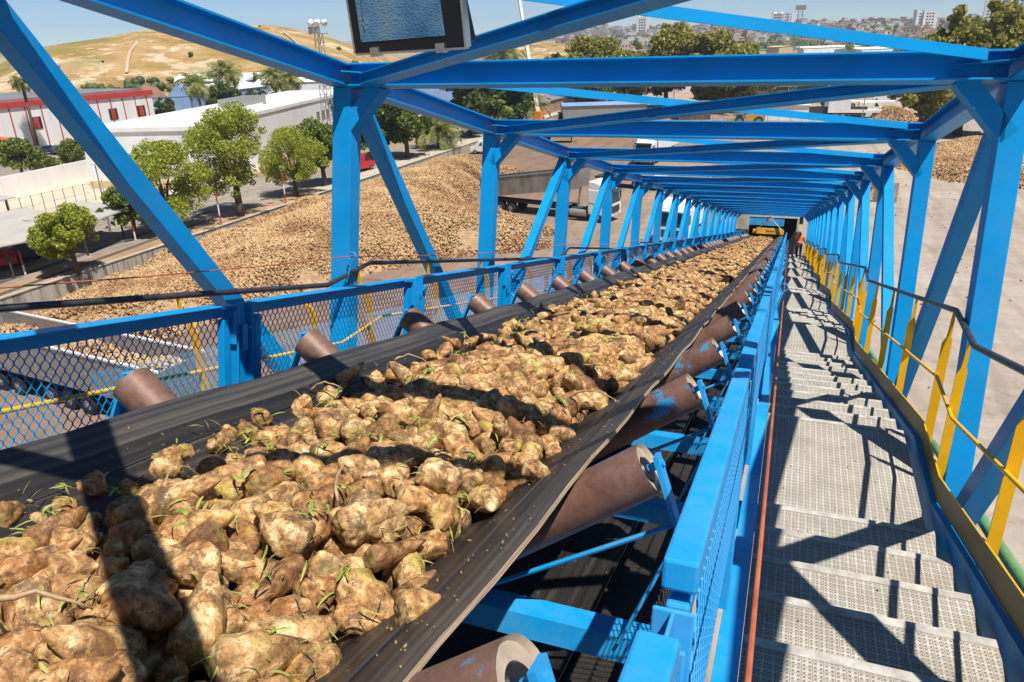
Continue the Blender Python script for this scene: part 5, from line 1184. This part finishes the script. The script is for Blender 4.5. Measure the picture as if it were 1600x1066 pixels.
def tipper(t,xr,xf,zr,zf,h,mat=TIPPER,beets=True,n=14,rail=None):
    # open steel body from the rear xr to the front xf with its floor rising from zr to zf
    sl=(zf-zr)/(xf-xr)
    for s in (-1,1):
        mb=MB(); mb.prism([(xr,zr),(xf,zf),(xf+0.35,zf+h),(xr-0.1,zr+h)],'y',s*1.24-0.03,s*1.24+0.03)
        for i in range(n+1):
            x=xr+(xf-xr)*i/n; mb.beam((x,s*1.275,zr+sl*(x-xr)+0.02),(x,s*1.275,zr+sl*(x-xr)+h-0.03),0.04,0.03,up=(0,1,0))
        mb.build('body_side',mat,t)
        mb=MB(); mb.beam((xr-0.12,s*1.26,zr+h+0.04),(xf+0.38,s*1.26,zf+h+0.04),0.13,0.09); mb.build('top_rail',rail or STEEL,t)
    mb=MB(); mb.beam((xr,0,zr),(xf,0,zf),2.44,0.06); mb.build('body_floor',mat,t)
    mb=MB(); mb.prism([(xf-0.05,zf),(xf+0.03,zf),(xf+0.39,zf+h),(xf+0.31,zf+h)],'y',-1.21,1.21)
    mb.beam((xf+0.15,-1.2,zf+h*0.45),(xf+0.15,1.2,zf+h*0.45),0.09,0.09); mb.build('front_board',STEEL,t)
    mb=MB(); mb.prism([(xr-0.13,zr),(xr-0.05,zr),(xr-0.15,zr+h),(xr-0.23,zr+h)],'y',-1.2,1.2); mb.build('tailgate',mat,t)
    if beets:
        V0=np.array([(1,0,0),(-1,0,0),(0,1,0),(0,-1,0),(0,0,1.7),(0,0,-1.9)],float)*0.62; F0=np.array([(0,2,4),(2,1,4),(1,3,4),(3,0,4),(2,0,5),(1,2,5),(3,1,5),(0,3,5)])
        N=int((xf-xr)*2.4*75); X=RNG.uniform(xr+0.1,xf+0.1,N); Y=RNG.uniform(-1.15,1.15,N); Z=zr+sl*(X-xr)+h*(0.62+0.22*np.sin(X*1.1+1)*np.cos(Y*1.1))+RNG.uniform(-.05,.06,N)
        VV,FF=scatter(V0,F0,np.stack([X,Y,Z],1),rotmats(N,RNG),RNG.uniform(0.8,1.2,N)*0.13); o=npobj('beet_cargo',npmesh('beet_cargo',VV,FF,PILE),t); o['kind']='stuff'
def trailer_gear(t,xs,xr,xf):
    mb=MB(); mb.box(xr+0.5,xf,-0.5,-0.38,0.95,1.2); mb.box(xr+0.5,xf,0.38,0.5,0.95,1.2); mb.build('trailer_frame',CHASSIS,t)
    for x in xs:
        for s in (-1,1): wheel(t,x,s*1.05,0.5,0.34,s)
        mb=MB(); mb.cyl((x,-1,0.5),(x,1,0.5),0.07,n=8); mb.build('axle',CHASSIS,t)
# truck tipping its load on the pile
b=gp(930,343); t=thing('tipper_truck','white tractor unit with green stripe tipping a grey trailer body beside the beet pile','truck',(b.x-0.2,b.y,0),(0,0,rad(-13)))
cab(t,2.3); tipper(t,-12.0,-1.2,1.35,3.0,1.75,beets=False); trailer_gear(t,(-11.2,-9.9,-8.6),-12.5,-3.0)
mb=MB(); mb.cyl((-1.6,0,1.1),(-1.35,0,3.1),0.11,n=10); mb.build('tipping_ram',STEEL,t)
# oncoming truck behind the left posts
b=gp(1052,392); t=thing('tipper_truck','white truck facing the camera behind the close row of left posts','truck',(b.x-0.3,b.y+1,0),(0,0,rad(-100)))
cab(t,0.5,TRUCKW,False); tipper(t,-13.5,-2.3,1.4,1.4,2.0,TRUCKW); trailer_gear(t,(-12,-10.7,-9.4),-13,-3)
b=gp(1002,262); t=thing('tipper_truck','white lorry with a load of yellow beets in the middle of the yard','truck',(b.x,b.y+1.5,0),(0,0,rad(-97)))
cab(t,0.5,TRUCKW,False); tipper(t,-13.5,-2.3,1.5,1.5,1.9,TRUCKW); trailer_gear(t,(-12,-10.7,-9.4),-13,-3)
b=gp(985,292); t=thing('flat_trailer','low dark trailer parked above the tipping truck cab','trailer',(b.x,b.y,0),(0,0,rad(165)))
mb=MB(); mb.box(-4,4,-1.2,1.2,0.9,1.15); mb.build('deck',CHASSIS,t); trailer_gear(t,(-2.5,-1.2),-4,3.5)
mb=MB(); mb.box(-4,-3.4,-1.2,1.2,1.16,1.7); mb.build('headboard',TRUCKW,t)
b=gp(850,222); t=thing('flat_trailer','dark flat trailer left of the middle of the yard','trailer',(b.x,b.y,0),(0,0,rad(5)))
mb=MB(); mb.box(-5,5,-1.2,1.2,0.9,1.15); mb.build('deck',CHASSIS,t); trailer_gear(t,(-1,0.4),-4.5,4.5); mb=MB(); mb.box(4.6,4.75,-0.1,0.1,0,0.9); mb.build('support_leg',CHASSIS,t)
b=gp(1370,184); t=thing('box_trailer','pale box trailer parked in the far yard beyond the small pile','trailer',(b.x-4,b.y,0),(0,0,rad(2)))
mb=MB(); mb.box(-5,5,-1.25,1.25,1.0,1.5); mb.build('deck',WHITE,t); trailer_gear(t,(-3.5,-2.2),-4.5,4.5); mb=MB(); mb.box(-5,-1,-1.25,1.25,1.51,3.4); mb.build('box_body',WHITEC,t)
b=gp(1372,168); t=thing('box_trailer','long pale flat trailer parked behind the box trailer','trailer',(b.x-2,b.y,0),(0,0,rad(2)))
mb=MB(); mb.box(-6,6,-1.25,1.25,1.0,1.4); mb.build('deck',WHITE,t); trailer_gear(t,(-4.5,-3.2),-4.5,4.5)
b=gp(1290,183); t=thing('dark_skip','long dark open skip in the far yard','skip',(b.x+2,b.y,0))
mb=MB(); mb.prism([(-5,0.3),(5,0.3),(5.4,1.9),(-5.4,1.9)],'y',-1.2,-1.1); mb.prism([(-5,0.3),(5,0.3),(5.4,1.9),(-5.4,1.9)],'y',1.1,1.2); mb.box(-5,5,-1.1,1.1,0.25,0.35); mb.box(5.0,5.1,-1.1,1.1,0.35,1.9); mb.build('skip_body',CHASSIS,t)
# wheel loader
b=gp(1165,196); t=thing('wheel_loader','yellow wheel loader seen between the roof beams','loader',(b.x,b.y,0),(0,0,rad(185)))
mb=MB(); mb.prism([(-3.2,0.9),(0.2,0.8),(0.3,1.9),(-1.0,2.1),(-3.1,2.0)],'y',-1.0,1.0); mb.build('body',YMACH,t,bevel=0.06)
mb=MB(); mb.prism([(-0.9,2.1),(0.5,1.9),(0.4,3.3),(-0.7,3.3)],'y',-0.7,0.7); mb.build('cab',GLASS,t); mb=MB(); mb.box(-0.9,0.6,-0.8,0.8,3.31,3.42); mb.build('cab_roof',YMACH,t)
for x in (-2.2,1.2):
    for s in (-1,1): wheel(t,x,s*1.1,0.85,0.6,s)
mb=MB(); mb.beam((0.3,-0.5,1.5),(3.2,-0.5,0.8),0.2,0.35); mb.beam((0.3,0.5,1.5),(3.2,0.5,0.8),0.2,0.35); mb.build('lift_arms',YMACH,t)
mb=MB(); mb.prism([(3.2,0.2),(4.6,0.15),(3.5,0.35),(3.3,1.0),(3.7,1.5),(3.2,1.3)],'y',-1.5,1.5); mb.build('bucket',STEEL,t)
# orange machine
b=gp(2,245); t=thing('orange_machine','orange boom lift parked at the left edge before the white building','machine',(b.x-1,b.y,0),(0,0,rad(60)))
mb=MB(); mb.box(-2,2,-1,1,0.5,1.5); mb.build('base',ORM,t); mb=MB(); mb.beam((-1,0,1.5),(2.5,0,3.6),0.4,0.5); mb.beam((2.5,0,3.6),(-2,0,4.6),0.35,0.4); mb.build('boom',ORM,t)
for x in (-1.4,1.4):
    for s in (-1,1): wheel(t,x,s*1.0,0.45,0.3,s)
# trailers right under the gallery, seen through the mesh
b=gp(90,640); t=thing('beet_trailer','grey open trailer part filled with beets seen through the near mesh guard','trailer',(b.x,b.y+1.5,0),(0,0,rad(-6)))
tipper(t,-7.5,7.5,1.3,1.3,1.9,STEEL,rail=LAMPW); trailer_gear(t,(-4.6,-3.2,-0.6,0.8,2.2),-7,7)
# fence beyond the yard
def fence(p,q,label,n=26,h=2.2,mat=STEEL):
    a=gp(*p);b=gp(*q); t=thing('mesh_fence',label,'fence',a)
    for i in range(n+1):
        c=(b-a)*(i/n); mb=MB(); mb.cyl((c.x,c.y,0),(c.x,c.y,h),0.05,n=6); mb.build('fence_post',mat,t)
    mb=MB()
    for z in (0.3,h*0.5,h-0.1): mb.beam((0,0,z),(b.x-a.x,b.y-a.y,z),0.03,0.03)
    mb.build('rail',mat,t)
fence((1000,196),(1460,200),'thin post and wire fence across the back of the yard')
fence((20,345),(165,310),'thin wire fence between the canopies and the paved court',9,2.0)
shed('brown_shed','brown lean-to shed with a slatted end beside the loader',(1060,188),(1110,187),5,3.2,0.3,BROWNW,GREYR)
# ---------------- the town on the far slope
TWN=[simple('town_wall_white',(0.56,0.53,0.49),0.8,0.2,0.3),simple('town_wall_cream',(0.45,0.38,0.29),0.8,0.2,0.3),simple('town_wall_pink',(0.40,0.28,0.22),0.8,0.2,0.3),simple('town_wall_grey',(0.36,0.35,0.34),0.8,0.2,0.3)]
def house_mesh(kind,seed):
    rs=random.Random(seed); wall=TWN[kind]; mb=MB()
    w,d,h=rs.uniform(7,13),rs.uniform(7,11),rs.uniform(4,8)
    mb.box(-w/2,w/2,-d/2,d/2,-2,h,0)
    if rs.random()<0.22: mb.prism([(-w/2-0.3,h),(w/2+0.3,h),(0,h+1.8)],'y',-d/2-0.2,d/2+0.2,1)
    else: mb.box(-w/2+1,w/2-2,-d/2+1,d/2-1,h,h+2.4,0)
    for i in range(int(w//2.6)):
        for z in (1.3,4.2):
            if z+1.3<h: mb.box(-w/2+1+i*2.6,-w/2+2.1+i*2.6,-d/2-0.06,-d/2+0.02,z,z+1.4,2)
    me=bpy.data.meshes.new('town_house'); me.from_pydata([Vector(p) for p in mb.v],[],mb.f)
    for m in (wall,TERRA,GLASS): me.materials.append(m)
    me.polygons.foreach_set('material_index',mb.m); return me
HM=[house_mesh([0,1,0,3,1,2,0,1][i%8],i) for i in range(16)]
rh=random.Random(21); cnt=0; tries=0; placed=[]
while cnt<270 and tries<20000:
    tries+=1; az=rh.uniform(-25,15); r=rh.uniform(690,1330)
    if rh.random()<0.25: r=rh.uniform(1100,1340)
    if az<-16 and r<760: continue
    x,y=r*math.sin(rad(az)),r*math.cos(rad(az))
    if any((x-a)**2+(y-b)**2<13**2 for a,b in placed): continue
    placed.append((x,y)); z=max(0,cityh(az,r)-0.3+noise.noise(Vector((x*.005,y*.005,2)))*2)
    ob=bpy.data.objects.new('town_house',HM[rh.randrange(16)]); C.objects.link(ob); ob.location=(x,y,z); ob.rotation_euler=(0,0,-rad(az)+rh.uniform(-0.5,0.5)); s=rh.uniform(0.8,1.25); ob.scale=(s,s,s)
    tag(ob,'small pale house packed on the far slope of the town','house','houses of the town on the far slope'); cnt+=1
Vh=[];Fh=[];Mh=[];kk=0
for i in range(900):
    az=rh.uniform(-25,15); r=rh.uniform(720,1345); x,y=r*math.sin(rad(az)),r*math.cos(rad(az))
    if az<-16 and r<790: continue
    if any((x-a)**2+(y-b)**2<11**2 for a,b in placed): continue
    placed.append((x,y)); z=max(0,cityh(az,r)-0.3+noise.noise(Vector((x*.005,y*.005,2)))*2)
    me=HM[rh.randrange(16)]; a=-rad(az)+rh.uniform(-0.5,0.5); sc_=rh.uniform(0.8,1.3); M3=Matrix.Translation((x,y,z))@Matrix.Rotation(a,4,'Z')@Matrix.Scale(sc_,4)
    Vh+=[M3@v.co for v in me.vertices]; Mh+=[(p.material_index,me.materials[0].name) for p in me.polygons]; Fh+=[tuple(v+kk for v in p.vertices) for p in me.polygons]; kk+=len(me.vertices)
slots=TWN+[TERRA,GLASS]; hm_=bpy.data.meshes.new('town_blocks'); hm_.from_pydata(Vh,[],Fh)
for m in slots: hm_.materials.append(m)
nm_=[m.name for m in slots]; hm_.polygons.foreach_set('material_index',[nm_.index(b) if a==0 else (4 if a==1 else 5) for a,b in Mh])
tag(npobj('town_blocks',hm_),'dense mass of small pale houses filling the far slope of the town','houses',kind='stuff')
def tower(px,py,w,d,h,mat,label,n=1):
    r=ray(px,py); R=1000; k=math.hypot(r[0],r[1]); x,y=r[0]/k*R,r[1]/k*R; z=cityh(math.degrees(math.atan2(x,y)),R)-1
    t=thing('apartment_tower',label,'tower block',(x,y,z),(0,0,rh.uniform(-0.3,0.3)))
    B(-w/2,w/2,-d/2,d/2,0,h).build('wall',mat,t); B(-w/2-0.4,-w/2+1.6,-d/2-0.5,d/2,0,h+2).build('stair_shaft',WHITE if mat!=WHITE else WHITEC,t)
    mb=MB()
    for i in range(int(h//3)):
        for j in range(int((w-3)//3)): mb.box(-w/2+2.4+j*3,-w/2+4.2+j*3,-d/2-0.08,-d/2+0.02,i*3+1,i*3+2.4)
    mb.build('window_grid',GLASS,t)
for (px,w,h,mat,lab) in [(838,14,24,TERRA,'pinkish apartment tower at the left end of the town'),(850,12,30,CREAM,'first of the two slim cream towers at the left end of the town'),(862,12,30,TERRA,'brown apartment tower just right of the slim cream one'),(820,16,18,TERRA,'wide pink block lowest at the left end of the town'),
        (1004,12,26,WHITEC,'white tower between the olive trees'),(1545,18,44,WHITEC,'pale tower just right of the tall dark tree'),(1562,18,46,WHITEC,'second of the tall pale towers at the right'),(1580,18,46,WHITEC,'third of the tall pale towers at the right'),(1597,18,46,WHITEC,'last tall pale tower at the right edge'),
        (1435,14,22,WHITEC,'white tower left of the dark trees'),(1446,14,22,WHITEC,'white tower touching the dark trees'),(1215,14,24,WHITEC,'white tower above the near roof beam'),(1226,14,24,WHITEC,'white tower beside the lattice pylon')]:
    tower(px,60,w,12,h,mat,lab)
# tree cover of the town: one uncountable mass
Pn=[];Sn=[]
for i in range(1900):
    az=rh.uniform(-26,16); r=rh.uniform(680,1360); x,y=r*math.sin(rad(az)),r*math.cos(rad(az)); g=noise.noise(Vector((x*0.012,y*0.012,7)))
    if g<-0.05: continue
    z=max(0,cityh(az,r)-0.3+noise.noise(Vector((x*.005,y*.005,2)))*2); s=rh.uniform(2.5,5.5)
    for k in range(5): Pn.append((x+rh.uniform(-3,3),y+rh.uniform(-3,3),z+s*0.5+rh.uniform(-1,2))); Sn.append(s*rh.uniform(0.5,0.9))
V,F=ico(1); V=V*(1+0.25*np.sin(V[:,[1]]*9+V[:,[0]]*7)); VV,FF=scatter(V,F,np.array(Pn),rotmats(len(Pn),RNG),np.array(Sn))
tag(npobj('town_trees',npmesh('town_trees',VV,FF,LF_DARK)),'dark tree cover scattered between the houses of the town','trees',kind='stuff')
# bushes at the foot of the hill
Pn=[];Sn=[]
for i in range(520):
    az=rh.uniform(-54,-24); r=rh.uniform(212,300)+rh.choice((0,0,60,120)); x,y=r*math.sin(rad(az)),r*math.cos(rad(az)); z=golden(az,r)
    if r>300 and rh.random()<0.93: continue
    s=rh.uniform(0.8,2.3)*(1 if r<300 else 0.6)
    for k in range(4): Pn.append((x+rh.uniform(-1,1)*s,y+rh.uniform(-1,1)*s,z+s*0.4)); Sn.append(s*rh.uniform(0.5,0.9))
VV,FF=scatter(V,F,np.array(Pn),rotmats(len(Pn),RNG),np.array(Sn))
tag(npobj('hill_scrub',npmesh('hill_scrub',VV,FF,LF_DARK)),'dark scrub scattered along the foot of the dry hill','scrub',kind='stuff')
# ================================================================== LIGHT, SKY, AIR
SUN=Vector((0.395,-0.285,1.0)).normalized()
elev=math.asin(SUN.z); azs=math.atan2(SUN.x,SUN.y)
sl=bpy.data.lights.new('sun','SUN'); sl.energy=5.0; sl.angle=rad(0.5); sl.color=(1,0.945,0.86); so_=bpy.data.objects.new('sun',sl); C.objects.link(so_)
so_.rotation_euler=(-SUN).to_track_quat('-Z','Y').to_euler(); so_.location=(20,-20,80)
w=bpy.data.worlds.new('World'); bpy.context.scene.world=w; w.use_nodes=True; n=w.node_tree; bg=n.nodes['Background']
sky=n.nodes.new('ShaderNodeTexSky'); sky.sky_type='NISHITA'; sky.sun_disc=False; sky.sun_elevation=elev; sky.sun_rotation=azs; sky.air_density=0.58; sky.dust_density=0.06; sky.ozone_density=2.4; sky.altitude=800
n.links.new(sky.outputs['Color'],bg.inputs['Color']); bg.inputs['Strength'].default_value=0.082
mb=MB(); mb.box(-1500,1500,-200,2200,-1.5,75)
hm=bpy.data.materials.new('haze_air'); hm.use_nodes=True; hn=hm.node_tree; hn.nodes.remove(hn.nodes['Principled BSDF'])
vol=hn.nodes.new('ShaderNodeVolumePrincipled'); vol.inputs['Density'].default_value=0.00024; vol.inputs['Color'].default_value=(0.62,0.78,0.95,1); vol.inputs['Anisotropy'].default_value=0.2
hn.links.new(vol.outputs[0],hn.nodes['Material Output'].inputs['Volume'])
HAZE=True
if HAZE: tag(mb.build('haze',hm),'thin summer haze over the yard and the town','haze',kind='stuff')
sc=bpy.context.scene
sc.view_settings.view_transform='Standard'; sc.view_settings.look='None'; sc.view_settings.exposure=0.40; sc.view_settings.gamma=1
sc.cycles.max_bounces=6; sc.cycles.diffuse_bounces=3; sc.cycles.volume_bounces=0; sc.cycles.transparent_max_bounces=6
